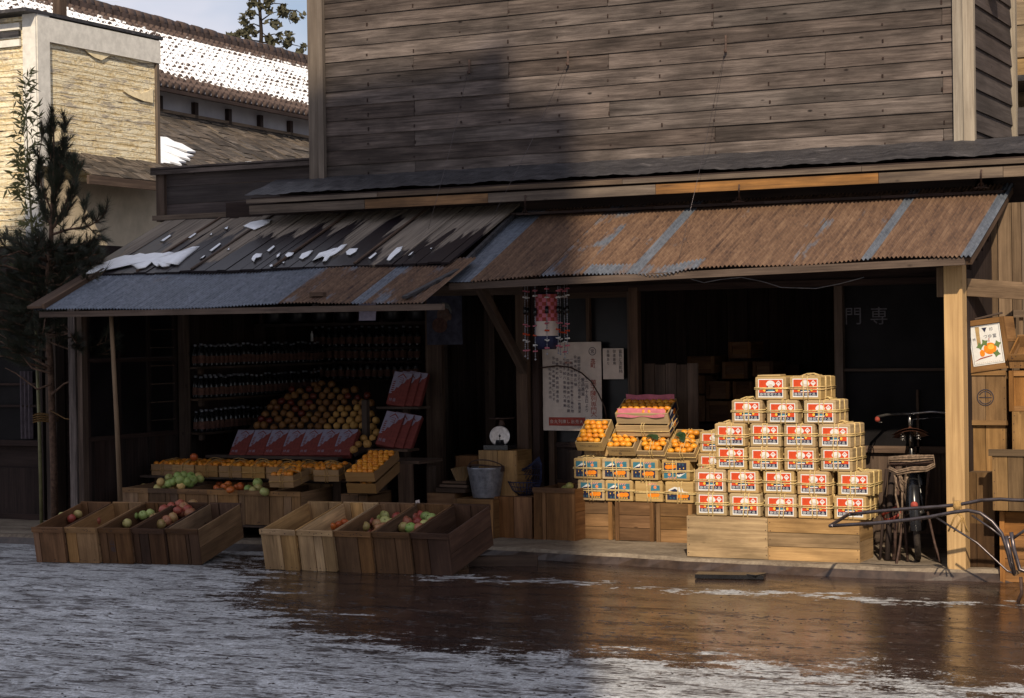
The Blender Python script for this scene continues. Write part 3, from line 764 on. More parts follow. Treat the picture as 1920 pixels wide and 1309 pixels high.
# ---- snow lying on the plank roof (thin slabs of real thickness)
def on_plank(x, y, h=.0):
    d = ray(x, y); n = PM.to_3x3() @ Vector((0, 0, 1)); p0 = PM @ Vector((0, 0, .028+h)); return CAM+d*((p0-CAM).dot(n)/d.dot(n))
patches = [[(150,517),(176,500),(212,484),(232,478),(250,478),(262,474),(272,476),(290,473),(305,474),(318,471),(332,474),(345,468),(362,462),(377,461),(366,471),(352,482),(336,497),(328,496),(332,488),(318,500),(306,502),(312,490),(296,501),(288,496),(290,489),(272,503),(258,506),(250,500),(240,496),(222,497),(200,503),(172,514)],
 [(455,424),(470,416),(490,412),(510,411),(506,418),(492,425),(476,432),(466,428)],
 [(474,480),(480,475),(492,475),(490,481),(478,485),(476,492),(471,486)], [(505,498),(510,495),(512,499),(507,501)],
 [(519,478),(526,473),(524,480),(518,484)], [(534,478),(540,473),(552,473),(548,479),(538,483)], [(529,492),(534,490),(532,494)],
 [(560,484),(566,475),(580,470),(588,469),(578,480),(566,487)], [(584,490),(598,474),(612,470),(626,465),(634,464),(640,459),(652,457),(644,466),(630,476),(618,482),(612,490),(604,492),(608,482),(598,483)],
 [(648,472),(656,466),(672,465),(668,472),(656,479),(650,478)],
 [(724,488),(730,478),(744,464),(756,461),(752,470),(740,480),(730,490)], [(764,480),(772,473),(776,471),(770,478)], [(806,466),(810,464),(809,467)],
 [(374,486),(382,479),(386,478),(380,484)], [(426,468),(430,464),(430,469)], [(420,428),(428,424),(426,430)], [(393,440),(398,436),(397,441)], [(300,452),(318,440),(322,441),(306,453)], [(352,446),(366,436),(369,438),(356,447)], [(392,470),(412,455),(415,457),(396,472)], [(690,484),(704,473),(707,475),(694,486)], [(500,470),(513,460),(516,462),(504,472)]]
b = MB()
for pl in patches:
    cx = sum(p[0] for p in pl)/len(pl); cy = sum(p[1] for p in pl)/len(pl)
    top = [on_plank(cx+(x-cx)*.92, cy+(y-cy)*.9, .016) for x, y in pl]; bot = [on_plank(x, y, -.01) for x, y in pl]
    k = len(pl); ctr = on_plank(cx, cy, .018)
    mid_ = [on_plank(cx+(x-cx)*.62, cy+(y-cy)*.60, .018+R.uniform(-.003, .003)) for x, y in pl]
    b.add(mid_+top+bot+[on_plank(cx, cy, .019)], [((i+1) % k, i, 3*k) for i in range(k)]+[((i+1) % k, i, k+i, k+(i+1) % k)[::-1] for i in range(k)]+[(k+i, k+(i+1) % k, 2*k+(i+1) % k, 2*k+i) for i in range(k)], 0, None, .5, smooth=True)
# snow on the far shingle roof is added with that house
props(b.build('snow', MAT['snow']), kind='stuff')
b = MB(); p = on_plank(596, 556); p = FY(596, 557, -.72); b.box(p+Vector((0, 0, .02)), (.12, .05, .03), 0, .8)
props(b.build('wood_block', MAT['old']), 'small wood block lying on the edge of the low tin roof', 'wood block')

# ================================================================== NEIGHBOURS
# yellow plastered house with white frame
YX, YY, YL = -6.81, 2.5, 2.05
yh = thing('plastered_house', 'sunlit yellow house with flaking lath plaster and whitewashed corner frame', 'house', (YX, YY, 0))
Yi = Matrix.Translation((-YX, -YY, 0))
def yb(name, mat, fn):
    b = MB(); b.M = Yi; fn(b); return b.build(name, MAT[mat], yh)
def front_(b):
    b.add([(YX-6, YY, 0), (YX, YY, 0), (YX, YY, 5.06), (YX-6, YY, 5.06)], [(0, 1, 2, 3)], 0, [[(0, 0), (6, 0), (6, 5.06), (0, 5.06)]], .3)
yb('street_wall', 'plaster', front_)
def side_(b):
    b.add([(YX, YY, 3.60), (YX, YY+YL, 3.60), (YX, YY+YL, 5.08), (YX, YY, 5.06)], [(0, 1, 2, 3)], 0, [[(0, 3.6), (YL, 3.6), (YL, 5), (0, 5)]], .6)
    b.add([(YX, YY+YL, 3.4), (YX-6, YY+YL, 3.4), (YX-6, YY+YL, 5.08), (YX, YY+YL, 5.08)], [(0, 1, 2, 3)], 0, [[(0, 3.6), (6, 3.6), (6, 5), (0, 5)]], .6)
yb('side_wall', 'plaster', side_)
def rem(b):
    for pl in ([(86,64),(130,74),(172,84),(230,97),(284,108),(284,119),(262,117),(240,109),(205,104),(190,113),(176,108),(165,100),(150,84),(86,74)], [(228,168),(240,170),(262,176),(274,172),(286,164),(286,193),(270,190),(250,182),(238,176)], [(84,250),(110,246),(128,252),(120,262),(100,266),(84,262)]):
        b.slab([SX(x, y, YX+.012) for x, y in pl], .01)
yb('plaster_remnant', 'cream_bright', rem)
def cp(b):
    b.box((YX-.055, YY+.0, 2.6), (.17, .06, 4.98), 2); b.box((YX+.01, YY+.085, 4.3), (.06, .19, 1.56), 2)
    b.box((YX+.012, YY+1.05, 4.93), (.055, 2.02, .25), 1)
yb('corner_frame', 'palepost', cp)
def et(b):
    b.box((YX+.006, YY+YL-.03, 4.35), (.05, .05, 1.5), 2)
yb('edge_trim', 'fascia', et)
def capf(b): b.box((YX-3, YY+.95, 5.09), (6.1, 2.3, .035), 0); b.box((YX-3.1, YY-.03, 4.88), (5.85, .04, .06), 0)
yb('roof_cap', 'felt', capf)
def bands(b):
    for k in range(3): b.box((YX-3.15, YY-.02, 4.96-.085*k), (5.95, .03, .07), 0)
yb('weather_boards', 'palepost', bands)
def sroof(b):
    for i in range(6):
        y = YY+.2
        while y < YY+YL+.1:
            wd = R.uniform(.08, .2); b.box((YX+.05+.085*i, y+wd/2, 3.66-.045*i+R.uniform(0, .012)), (.14, wd-.006, .014), 0, None, 0, (0, rad(27), 0)); y += wd
yb('small_roof', 'shingle', sroof)
def sfas(b): b.box((YX+.53, YY+1.15, 3.36), (.03, 2.0, .09), 1)
yb('small_fascia', 'old', sfas)
def lwall(b):
    b.box((YX-.05, YY+1.3, 1.7), (.08, 2.6, 3.4), 2); b.box((YX-.0, YY+YL+.35, 1.7), (.12, .1, 3.4), 2, m=0)
yb('lower_wall', 'cream', lwall)
b = MB(); b.M = Yi; p = FY(112, 20, 4.2); b.box((p.x, 4.2, 5.2), (.11, .11, 1.6), 2); b.build('roof_post', MAT['old'], yh)

# tile-roofed house far behind, snow on its tiles
a_ = rad(3.3); P0 = Vector((-15.634, 16.339, 6.542)); e_ = Vector((-math.sin(a_), math.cos(a_), 0)); n_ = Vector((-math.cos(a_), -math.sin(a_), 0)); zz = Vector((0, 0, 1))
th = thing('tile_roofed_house', 'distant house with snow covered tile roof above a shingled lower roof', 'house', (P0.x, P0.y, 0))
Ti = Matrix.Translation((-P0.x, -P0.y, 0)); RUN, RISE = 3.0, 1.92
T0, T1 = -6.0, 11.0; NC = 78; NR = 14
b = MB(); b.M = Ti
NCX = NC*6
def tilept(i, r_, lo):
    t = T0+(T1-T0)*i/NCX; ph = (i % 6)/6
    h = .045*math.sin(2*math.pi*ph) + (.05 if lo else .0)
    s_ = r_/NR
    return P0+e_*t+n_*(RUN*s_)+zz*(RISE*s_)+zz*h
vs_ = []; fs_ = []; uvs = []
for r_ in range(NR):
    base_ = len(vs_)
    for i in range(NCX+1): vs_.append(tilept(i, r_-.02, True))
    for i in range(NCX+1): vs_.append(tilept(i, r_+1.0, False))
    for i in range(NCX+1): vs_.append(tilept(i, r_-.02, True)-zz*.055)
    for i in range(NCX):
        fs_.append((base_+i, base_+i+1, base_+NCX+2+i, base_+NCX+1+i)); uvs.append([(i/6, r_), ((i+1)/6, r_), ((i+1)/6, r_+.999), (i/6, r_+.999)])
        fs_.append((base_+2*NCX+2+i, base_+2*NCX+3+i, base_+i+1, base_+i)); uvs.append([(i/6, r_+.001)]*4)
b.add(vs_, fs_, 0, uvs, .5)
tr_ = b.build('tiled_roof', MAT['tile'], th)
b = MB(); b.M = Ti; rg = P0+n_*RUN+zz*RISE
t = T0
while t < T1:
    p = rg+e_*t; b.tube([p+zz*.10, p+e_*.30+zz*.10], R.uniform(.12, .15), 8); b.beam(p, p+e_*.33, .26, .16); t += .29
b.tube([rg+e_*T0+zz*.0, rg+e_*T0+zz*.5], .22, 8)
b.build('ridge', MAT['tile_dark'], tr_)
b = MB(); b.M = Ti; t = T0+.1
while t < T1:
    p = P0+e_*t-n_*.03; b.tube([p-zz*.02, p+n_*.2+zz*.03], .075, 8); t += .218
b.build('eave_tile_ends', MAT['tile_dark'], tr_)
b = MB(); b.M = Ti; b.beam(P0+e_*T0-zz*.12-n_*.05, P0+e_*T1-zz*.12-n_*.05, .06, .07); b.build('gutter', MAT['dark'], th)
b = MB(); b.M = Ti; wl = P0+n_*.5
b.beam(wl+e_*T0-zz*2.9, wl+e_*T1-zz*2.9, .1, 6.2); b.beam(P0+e_*T0+n_*.25-zz*.02, P0+e_*T1+n_*.25-zz*.02, .5, .04, .2); b.build('wall', plain('grey_far_plaster', (.36, .35, .37), .9, .1, .12, 2), th)
for k in range(14):
    b = MB(); b.M = Ti; p = wl+e_*(T0+.4+1.25*k)-n_*.07; b.beam(p-zz*6, p-zz*.15, .12, .14, upv=n_); b.build('wall_post', MAT['dark'], th)
# lower shingled roof runs out from that wall
LT = wl-zz*.46-n_*.05
b = MB(); b.M = Ti
NRW = 20
for r_ in range(NRW):
    t = T0
    while t < T1:
        wd = R.uniform(.12, .5); s_ = r_*.24
        p = LT+e_*(t+wd/2)-n_*(.12+s_)-zz*(.05+s_*.52)+zz*R.uniform(0, .03)
        rm = Matrix((e_, -n_*math.cos(.48)-zz*math.sin(.48), zz*math.cos(.48)-n_*math.sin(.48))).transposed()
        b.box(p, (wd-.01, .30, .02), 0, None, 0, rm); t += wd
sr_ = b.build('shingled_roof', MAT['shingle'], th)
b = MB(); b.M = Ti; b.beam(LT+e_*T0-n_*.02+zz*.03, LT+e_*T1-n_*.02+zz*.03, .14, .06); b.build('top_board', MAT['lattice'], sr_)
b = MB(); b.M = Ti
def on_sh(x, y, h=.05):
    nn = (zz*math.cos(.48)-n_*math.sin(.48)); p0 = LT-n_*.12-zz*.05+nn*h; d = ray(x, y); return CAM+d*((p0-CAM).dot(nn)/d.dot(nn))
for pl in ([(290,258),(312,260),(326,268),(340,272),(352,279),(366,287),(350,286),(335,281),(300,272),(290,268)], [(290,268),(318,278),(345,289),(362,294),(348,295),(356,302),(336,297),(318,290),(290,281)], [(290,281),(310,288),(330,297),(348,306),(333,305),(340,312),(318,306),(300,296),(290,292)], [(290,292),(304,300),(322,311),(306,310),(316,318),(290,306)], [(458,306),(470,305),(474,310),(460,310)]):
    b = MB(); b.M = Ti; b.slab([on_sh(x, y, .06) for x, y in pl], .03); b.build('snow_patch', MAT['snow'], sr_)

# dark shop front next door on the left
nb = thing('neighbour_shop', 'dark shuttered shop front beyond the pine on the far left', 'shop', (-5.2, .75, 0)); Ni = Matrix.Translation((5.2, -.75, 0))
def nbp(name, mat, boxes):
    b = MB(); b.M = Ni
    for c_, d_, g_ in boxes: b.box(c_, d_, g_)
    return b.build(name, MAT[mat], nb)
nbp('wall', 'dark', [((-7.3, .88, 1.3), (4.4, .04, 2.6), 0), ((-5.1, 1.8, 1.3), (.04, 1.9, 2.6), 1)])
nbp('corner_post', 'old', [((-5.17, .76, 1.1), (.12, .12, 2.2), 2)])
d_ = nbp('sliding_door', 'dark', [((-5.36, .80, 1.0), (.05, .04, 1.86), 2), ((-6.1, .80, 1.0), (.05, .04, 1.86), 2), ((-5.73, .80, .78), (.78, .045, .05), 0), ((-5.73, .80, 1.12), (.72, .02, .02), 0), ((-5.73, .80, 1.32), (.72, .02, .02), 0), ((-5.73, .80, .30), (.74, .02, .5), 2), ((-5.73, .80, 1.9), (.8, .05, .06), 0), ((-5.73, .80, .1), (.8, .05, .06), 0)])
b = MB(); b.M = Ni; b.box((-5.73, .835, 1.33), (.72, .006, 1.06), 0); b.build('pane', MAT['dimglass'], d_)
b = MB(); b.M = Ni
b.grid(lambda u, v: (-5.60+.14*u, .795-.02*math.sin(u*19), .82+.62*v), 40, 4); b.build('curtain', plain('dim_curtain_cloth', (.12, .10, .115), .9, .1, .2, 20), nb)
nbp('eave', 'dark', [((-7.2, .55, 2.32), (4.3, 1.1, .05), 0)])
nbp('eave_rail', 'fascia', [((-5.55, .45, 1.90), (.12, .03, .03), 0), ((-5.3, .45, 1.81), (.10, .03, .03), 0), ((-5.9, .45, 1.90), (.3, .03, .03), 0)])

# board-and-batten wall at right, behind the crates
lw_ = thing('batten_wall', 'weathered board and batten wall behind the crates at the right edge', 'wall', (4.0, 1.2, 0)); Li = Matrix.Translation((-4.0, -1.2, 0))
b = MB(); b.M = Li
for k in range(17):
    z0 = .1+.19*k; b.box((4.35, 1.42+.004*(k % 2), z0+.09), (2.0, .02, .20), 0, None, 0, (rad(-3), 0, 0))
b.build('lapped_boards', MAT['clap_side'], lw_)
for k in range(11):
    b = MB(); b.M = Li; x = 3.44+.135*k; b.box((x, 1.375, 1.45), (.035, .05, 2.7), 2, R.random()); b.build('batten', MAT['old'], lw_)
b = MB(); b.M = Li; x = 3.20
for wd in (.09, .10, .07, .09): b.box((x+wd/2, .95+R.uniform(-.02, .02), 1.55), (wd-.006, .02, 2.1), 2); x += wd
b.build('end_boards', MAT['lattice'], lw_)
b = MB(); b.M = Li; b.beam((3.24, .16, 1.985), (3.52, .70, 1.96), .035, .12, .8); b.build('side_rail', MAT['lattice'], lw_)
b = MB(); b.M = Li
for x in (3.52, 3.62, 3.72, 3.84): b.box((x, .62, 1.45), (.025, .03, .75), 2)
b.box((3.75, .60, 1.80), (.55, .05, .05), 0); b.build('crate_rack', MAT['lattice'], lw_)
# house behind at the upper right
rh = thing('boarded_house', 'sunlit boarded house glimpsed past the right corner of the upper storey', 'house', (5.2, 5.0, 0)); Ri = Matrix.Translation((-5.2, -5.0, 0))
b = MB(); b.M = Ri
for k in range(26): b.box((4.6, 5.0+.004*(k % 2), .15+.3*k), (6.4, .03, .31), 0, None, 0, (rad(-3), 0, 0))
b.build('wall', MAT['crate'], rh)
b = MB(); b.M = Ri; b.box((4.6, 4.6, 3.9), (6.4, .9, .05), 0); b.build('eave', MAT['felt'], rh)

# tall building across the street (behind the camera): its shadow covers the left half of the shop
CY = -15.0; KX, KZ = -sd.x/sd.y*(WY-CY), -sd.z/sd.y*(WY-CY)
prof = [(FY(x, y, WY).x+KX, FY(x, y, WY).z+KZ) for x, y in ((-40, 172), (600, 165), (700, 140), (808, 131), (879, 110), (928, 70), (962, 92), (960, 142), (972, 191), (1084, 191))]
pr2 = prof+[(prof[-1][0], 0), (prof[0][0], 0)]
ac = thing('tall_building', 'tall plastered building across the street behind the viewer', 'building', (0, CY, 0)); Ai = Matrix.Translation((0, -CY, 0))
b = MB(); b.M = Ai; k = len(pr2)
b.add([(x, CY, z) for x, z in pr2]+[(x, CY-6, z) for x, z in pr2], [tuple(range(k))[::-1], tuple(range(k, 2*k))]+[(i, (i+1) % k, k+(i+1) % k, k+i) for i in range(k)], 0)
b.build('wall', MAT['cream'], ac)
b = MB(); b.M = Ai
for r_ in range(4):
    for c_ in range(3): b.box((0.2+2.4*c_, CY+.02, 2.2+3.1*r_), (1.2, .06, 1.5), 2)
b.build('window_shutters', MAT['old'], ac)

# ================================================================== FRUIT
def fruit_mesh(name, prof, mat, stem=True, n=14):
    b = MB(); b.lathe(prof, n, 0)
    if stem:
        zt = prof[-1][1]; b.tube([(0, 0, zt-.05), (.03, .01, zt+.16), (.10, .03, zt+.30)], [.05, .04, .05], 5, 1)
    o = b.build(name, [MAT[mat], MAT['stem']]); return o
def sph(k=9, fl=.92, dim=.18, low=.1):
    P = []
    for i in range(k+1):
        t = math.pi*i/k; r_ = math.sin(t)*(1+.06*math.cos(t)); z = -math.cos(t)*fl
        if t > 2.4: z -= dim*((t-2.4)/.74)**2
        if t < .6: z += low*((.6-t)/.6)**2
        P.append((max(r_, .004), z))
    return P
FP = {}
FP['mandarin'] = fruit_mesh('mandarin', sph(8, .80, .10, .06), 'mandarin', False)
FP['red apple'] = fruit_mesh('apple', sph(9, .93, .30, .12), 'apple_red')
FP['green apple'] = fruit_mesh('apple', sph(9, .93, .30, .12), 'apple_green')
FP['persimmon'] = fruit_mesh('persimmon', sph(8, .78, .14, .05), 'persimmon')
FP['pear'] = fruit_mesh('pear', sph(9, .95, .22, .1), 'pear')
used = set()
def fruit(kind, p, r_, label, group, col=None, upright=False):
    src = FP[kind]
    o = src if kind not in used else src.copy()
    if kind in used: COL.objects.link(o)
    used.add(kind)
    t = .25 if upright else 1.0
    e = Euler((R.uniform(-t, t), R.uniform(-t, t), R.uniform(0, 6.28)))
    o.matrix_world = Matrix.Translation(p) @ e.to_matrix().to_4x4() @ Matrix.Diagonal((r_*R.uniform(.96, 1.04),)*2+(r_*R.uniform(.94, 1.05), 1))
    k_ = R.uniform(.86, 1.12); o.color = (k_, k_*R.uniform(.94, 1.04), k_, 1) if col is None else (col[0]*k_, col[1]*k_, col[2]*k_, 1)
    props(o, label, 'mandarin' if kind == 'mandarin' else kind.split()[-1], group)
    return o

# ================================================================== CRATES
def make_crate(wd, dp, ht, rim=True, lid=False, planks=2):
    """open wooden crate, origin at the middle of its front bottom edge, depth along +Y"""
    t = thing('wooden_crate', 'crate', 'crate'); th_ = .014
    for s_ in (0, 1):
        b = MB(); y = th_/2 if s_ == 0 else dp-th_/2; cuts = [-wd/2]+sorted(R.uniform(-wd*.3, wd*.3) for _ in range(planks-1))+[wd/2]
        for x0, x1 in zip(cuts, cuts[1:]): b.box(((x0+x1)/2, y, ht/2-R.uniform(0, .004)), (x1-x0-.006, th_, ht), 2, None, 0, (0, R.uniform(-.008, .008), 0))
        if rim:
            yy = -.005 if s_ == 0 else dp+.005
            b.box((0, yy, ht-.019), (wd+.004, .010, .040), 0)
        if s_ == 0:
            for _ in range(7): b.box((R.uniform(-wd/2+.02, wd/2-.02), -.0105 if rim else -.0005, ht-.019+R.uniform(-.010, .010)), (.006, .002, .006), 0, None, 1)
            for _ in range(4): b.box((R.uniform(-wd/2+.02, wd/2-.02), -.0005, .018+R.uniform(-.006, .008)), (.006, .002, .006), 0, None, 1)
        b.build('end_panel', [MAT['crate'], MAT['iron']], t)
    for s_ in (-1, 1):
        b = MB()
        h0 = ht*R.uniform(.45, .55)
        b.box((s_*(wd/2-.006), dp/2, h0/2), (.011, dp-2*th_, h0-.004), 1); b.box((s_*(wd/2-.006), dp/2, (ht+h0)/2-.003), (.011, dp-2*th_, ht-h0-.010), 1)
        b.build('side_panel', MAT['crate'], t)
    b = MB(); b.box((0, dp/2, .012), (wd-.026, dp-.03, .012), 1); b.build('bottom', MAT['crate'], t)
    if lid:
        b = MB()
        for k in range(3): b.box((-wd/2+wd*(k+.5)/3, dp/2, ht+.005), (wd/3-.004, dp, .010), 1)
        b.build('lid', MAT['crate'], t)
    return t
def new_crate(M, col, label, group, wd, dp, ht, rim=True, lid=False, planks=2):
    t = make_crate(wd, dp, ht, rim, lid, planks); t.matrix_world = M; tint(t, (col[0], col[1], col[2], 1)); props(t, label, 'crate', group); return t
def basis(p, u, pitch):
    """matrix with x along u (flat), y into depth pitched up by `pitch`"""
    u = Vector(u).normalized(); v = Vector((-u.y, u.x, 0))*math.cos(pitch)+Vector((0, 0, math.sin(pitch))); wv = u.cross(v)
    m = Matrix((u, v, wv)).transposed().to_4x4(); return Matrix.Translation(p) @ m

# --- front row, left group of five crates
def pile(pts, kind_fn, z_fn, label_fn, group, rr=.037, M=None, dz=0.0):
    if M is not None:   # the heap lies parallel to its tilted crates: z_fn then counts from the crate floor
        nn = (M.to_3x3() @ Vector((0, 0, 1))).normalized()
        for i, (x, y) in enumerate(pts):
            d = ray(x, y); p0 = M.translation+nn*(z_fn(i)+dz); kd = kind_fn(i); q_ = CAM+d*((p0-CAM).dot(nn)/d.dot(nn)); fruit(kd, q_, rr*R.uniform(.92, 1.10), label_fn(kd), group)
            if len(pts) > 8 and i % 2 == 0: fruit(kd, q_+nn*-.055+Vector((R.uniform(-.03, .03), R.uniform(.0, .05), 0)), rr, label_fn(kd), group)
        return
    for i, (x, y) in enumerate(pts):
        kd = kind_fn(i); fruit(kd, GZ(x, y, z_fn(i)), rr*R.uniform(.92, 1.08), label_fn(kd), group)
def rotz(v, a): return Matrix.Rotation(a, 3, 'Z') @ v
u1 = Vector((1.36, .30, 0)).normalized(); A1 = Vector((-3.62, -1.36, 0))
cols1 = [(.62, .46, .42), (1.05, .86, .72), (.46, .33, .28), (.27, .20, .21), (.36, .28, .29)]
lab1 = ['reddish brown crate at the far left of the front row holding two green apples', 'tan crate second from the left in the front row with one red apple',
        'dark stencilled crate in the left front group holding four yellow green apples', 'blackish crate in the left front group heaped with red apples', 'empty dark crate with tan side closing the left front group']
for i in range(5):
    M = basis(A1+u1*(.2786*(i+.5))+Vector((0, 0, .004)), rotz(u1, rad(-6)), rad(11.2))
    c_ = new_crate(M, cols1[i], lab1[i], 'fruit crates in the front row', .272, .70, .280, planks=R.choice((2, 3)))
    if i == 4:
        for ch in c_.children:
            if ch.name.startswith('side_panel'): ch.color = (.92, .78, .70, 1)
    if i == 2:
        b = MB(); b.M = Matrix.Rotation(math.pi/2, 4, 'X'); b.text('山', -.03, .165, .045, 0, .0018); b.text('組', -.025, .115, .045, 0, .0018); b.build('stencil', MAT['ink'], c_)
# prop under the raised back
b = MB(); q = A1+u1*1.15+Vector((-u1.y, u1.x, 0))*.5; b.box((0, 0, .038), (.10, .14, .09), 0)
props(b.build('prop_block', MAT['old'], M=basis(Vector((q.x, q.y, .0)), u1, 0)), 'short wood block propping up the back of the left front crates', 'block')
q = A1+u1*.3+Vector((-u1.y, u1.x, 0))*.5
b = MB(); b.box((0, 0, .038), (.10, .12, .09), 0)
props(b.build('prop_block', MAT['old'], M=basis(Vector((q.x, q.y, .0)), u1, 0)), 'hidden block under the far left crate of the front row', 'block')
fr = 'apples in the left front crates'; MG = basis(A1, u1, rad(11.2))
pile([(118, 968), (146, 964), (134, 972)], lambda i: 'green apple' if i < 2 else 'red apple', lambda i: .215, lambda k: k+' in the leftmost crate of the front row', fr, M=MG)
pile([(181, 976)], lambda i: 'red apple', lambda i: .20, lambda k: 'single red apple in the tan crate of the left front group', fr, M=MG)
pile([(238, 972), (252, 967), (268, 966), (238, 981), (282, 962)], lambda i: 'green apple', lambda i: .215+.004*i, lambda k: 'yellow green apple in the stencilled dark crate', fr, M=MG)
pile([(283, 983), (302, 983), (322, 966), (290, 972), (308, 956), (325, 970), (342, 960), (333, 957), (322, 950), (337, 945), (352, 955), (362, 946), (312, 976), (345, 950), (357, 962)],
     lambda i: 'red apple', lambda i: (.18, .185, .19, .21, .235, .215, .21, .235, .245, .255, .235, .24, .20, .25, .215)[i], lambda k: 'red apple heaped in the blackish crate of the left front group', fr, .043, MG, .015)
b = MB(); p = GZ(349, 962, .26); b.box((0, 0, .05), (.022, .006, .12), 2)
props(b.build('price_stick', MAT['paper'], M=RT(GZ(349, 962, .30), rad(-20), rad(25), .3)), 'narrow paper price stick among red apples, left front group', 'price tag')

# --- front row, right group of five crates
u2 = Vector((1.51, .143, 0)).normalized(); A2 = Vector((-1.66, -1.13, 0))
cols2 = [(1.25, 1.10, .92), (1.55, 1.38, 1.15), (.66, .50, .42), (.42, .32, .29), (.28, .21, .23)]
lab2 = ['pale tan crate with wood wool, left end of the right front group', 'palest crate in the right front group with a few persimmons', 'mid brown crate in the right front group holding mixed apples',
        'dark brown crate in the right front group piled with apples under a price stick', 'empty blackish crate at the right end of the front row']
for i in range(5):
    M = basis(A2+u2*(.3034*(i+.5))+Vector((0, 0, .004)), rotz(u2, rad(-4)), rad(12.0))
    new_crate(M, cols2[i], lab2[i], 'fruit crates in the front row', .298, .70, .308, planks=R.choice((2, 3)))
for kx, lb in ((.3, 'block under the pale left end of the right front crates'), (1.2, 'block under the blackish right end of the front crates')):
    q = A2+u2*kx+Vector((-u2.y, u2.x, 0))*.5; b = MB(); b.box((0, 0, .038), (.10, .12, .09), 0)
    props(b.build('prop_block', MAT['old'], M=basis(Vector((q.x, q.y, 0)), u2, 0)), lb, 'block')
fr = 'fruit in the right front crates'; MG = basis(A2, u2, rad(12.0))
pile([(612, 986), (622, 987), (634, 984), (646, 980)], lambda i: 'persimmon', lambda i: .185, lambda k: 'persimmon in the palest crate of the right front group', fr, .034, MG)
pile([(684, 987), (703, 970), (721, 966), (722, 978), (708, 983), (692, 978), (721, 990), (748, 962), (733, 982), (711, 990), (745, 970)], lambda i: 'green apple' if i in (1, 2, 3, 7, 8) else 'red apple',
     lambda i: .205+.004*(i % 4), lambda k: k+' in the mid brown crate of the right front group', fr, .043, MG, .005)
pile([(737, 990), (745, 985), (757, 989), (770, 990), (762, 978), (773, 971), (782, 979), (795, 985), (773, 961), (800, 960), (799, 970), (819, 964), (808, 973), (786, 990), (760, 970), (812, 980), (787, 966)],
     lambda i: 'green apple' if i in (1, 3, 8, 9, 10, 11, 12, 7) else 'red apple', lambda i: .205+.005*(i % 5), lambda k: k+' piled in the dark brown crate below the price stick', fr, .044, MG, .012)
b = MB(); b.box((0, 0, .07), (.032, .006, .15), 2); b.M = Matrix.Rotation(math.pi/2, 4, 'X')
for k, ch in enumerate('十円八'): b.text(ch, 0, .12-.035*k, .026, 1, .0045)
props(b.build('price_stick', [MAT['paper'], MAT['ink']], M=RT(GZ(788, 972, .31), rad(-16), rad(-14), .2)), 'paper price stick with brush writing stuck among apples in the dark brown crate', 'price tag')
# straw / wood wool in the pale crates
def wool(name, p, sx, sy, n_, lab):
    b = MB()
    for _ in range(n_):
        a = R.uniform(0, 6.28); l_ = R.uniform(.02, .05); q = Vector((R.uniform(-sx, sx), R.uniform(-sy, sy), R.uniform(0, .03)))
        d_ = Vector((math.cos(a), math.sin(a), R.uniform(-.3, .5)))*l_
        b.tube([q-d_, q+Vector((0, 0, R.uniform(0, .015))), q+d_], .0025, 4)
    props(b.build(name, MAT['carton'], loc=p), lab, 'wood wool')
wool('wood_wool', GZ(585, 972, .23), .07, .16, 150, 'loose wood wool left in the pale tan crate')
wool('wood_wool', GZ(665, 962, .27), .06, .12, 120, 'loose wood wool at the back of the palest crate')
b = MB()
b.slab([(0, 0, 0), (.10, .02, .03), (.17, .0, .07), (.12, -.03, .10), (.03, -.02, .06)], .004)
props(b.build('paper_scrap', MAT['paper'], loc=GZ(676, 957, .27)), 'crumpled pale paper in the palest crate', 'paper')

# plank lying on the wet road, and the dark wet board
b = MB(); b.beam(GZ(880, 1052, .035), GZ(1008, 1051, .035), .10, .07, .5); props(b.build('timber', MAT['old']), 'short squared timber lying on the ground right of the empty blackish crate', 'timber')
b = MB(); p, q = GZ(1306, 1078, .02), GZ(1434, 1080, .02); b.beam(p, q, .16, .028, .2); b.beam(p+Vector((.4, 0, .016)), q+Vector((-.03, 0, .016)), .08, .006, .9)
wb = b.build('wet_board', MAT['black']); props(wb, 'dark wet board lying flat on the wet road before the red labelled boxes', 'board')

# --- second row of crates on a low bench
b = MB()
for x in (-3.7, -2.95, -2.2): b.box((x, .28, .13), (.08, .5, .11), 1)
b.box((-2.96, .05, .182), (1.8, .09, .015), 0); b.box((-2.96, .45, .182), (1.8, .09, .015), 0)
props(b.build('low_bench', MAT['old']), 'low plank bench under the second row of fruit crates', 'bench')
cols3 = [(1.15, .95, .85), (.50, .42, .42), (.72, .56, .48), (1.1, .88, .74), (.95, .76, .62), (.85, .68, .56)]
lab3 = ['tan crate at the left end of the second row with three red apples', 'grey brown second row crate heaped with green pears and apples', 'empty brown crate in the second row',
        'light crate in the second row holding persimmons', 'brown second row crate with yellow green apples', 'brown crate at the right end of the second row below the small roped box']
u3 = Vector((1, .03, 0)).normalized(); A3 = Vector((-3.845, -.02, .195))
for i in range(6):
    M = basis(A3+u3*(.2945*(i+.5)), u3, rad(1.5)); new_crate(M, cols3[i], lab3[i], 'fruit crates in the second row', .290, .60, .278, planks=3 if i % 2 else 2)
fr = 'fruit in the second row crates'
pile([(268, 914), (281, 913), (290, 910)], lambda i: 'red apple', lambda i: .44, lambda k: 'red apple in the tan crate of the second row', fr, .036)
pile([(302, 904), (317, 896), (334, 893), (344, 891), (350, 903), (340, 910), (325, 903), (358, 893), (375, 898), (355, 908), (326, 915), (312, 914), (296, 915), (338, 900), (362, 900), (372, 894), (318, 906), (309, 908)],
     lambda i: 'green apple' if i % 5 else 'pear', lambda i: (.52, .55, .57, .57, .53, .50, .53, .56, .53, .50, .47, .47, .47, .545, .53, .545, .515, .50)[i], lambda k: 'green apple heaped in the grey brown second row crate' if k[0] == 'g' else 'russet pear heaped in the grey brown second row crate', fr, .040)
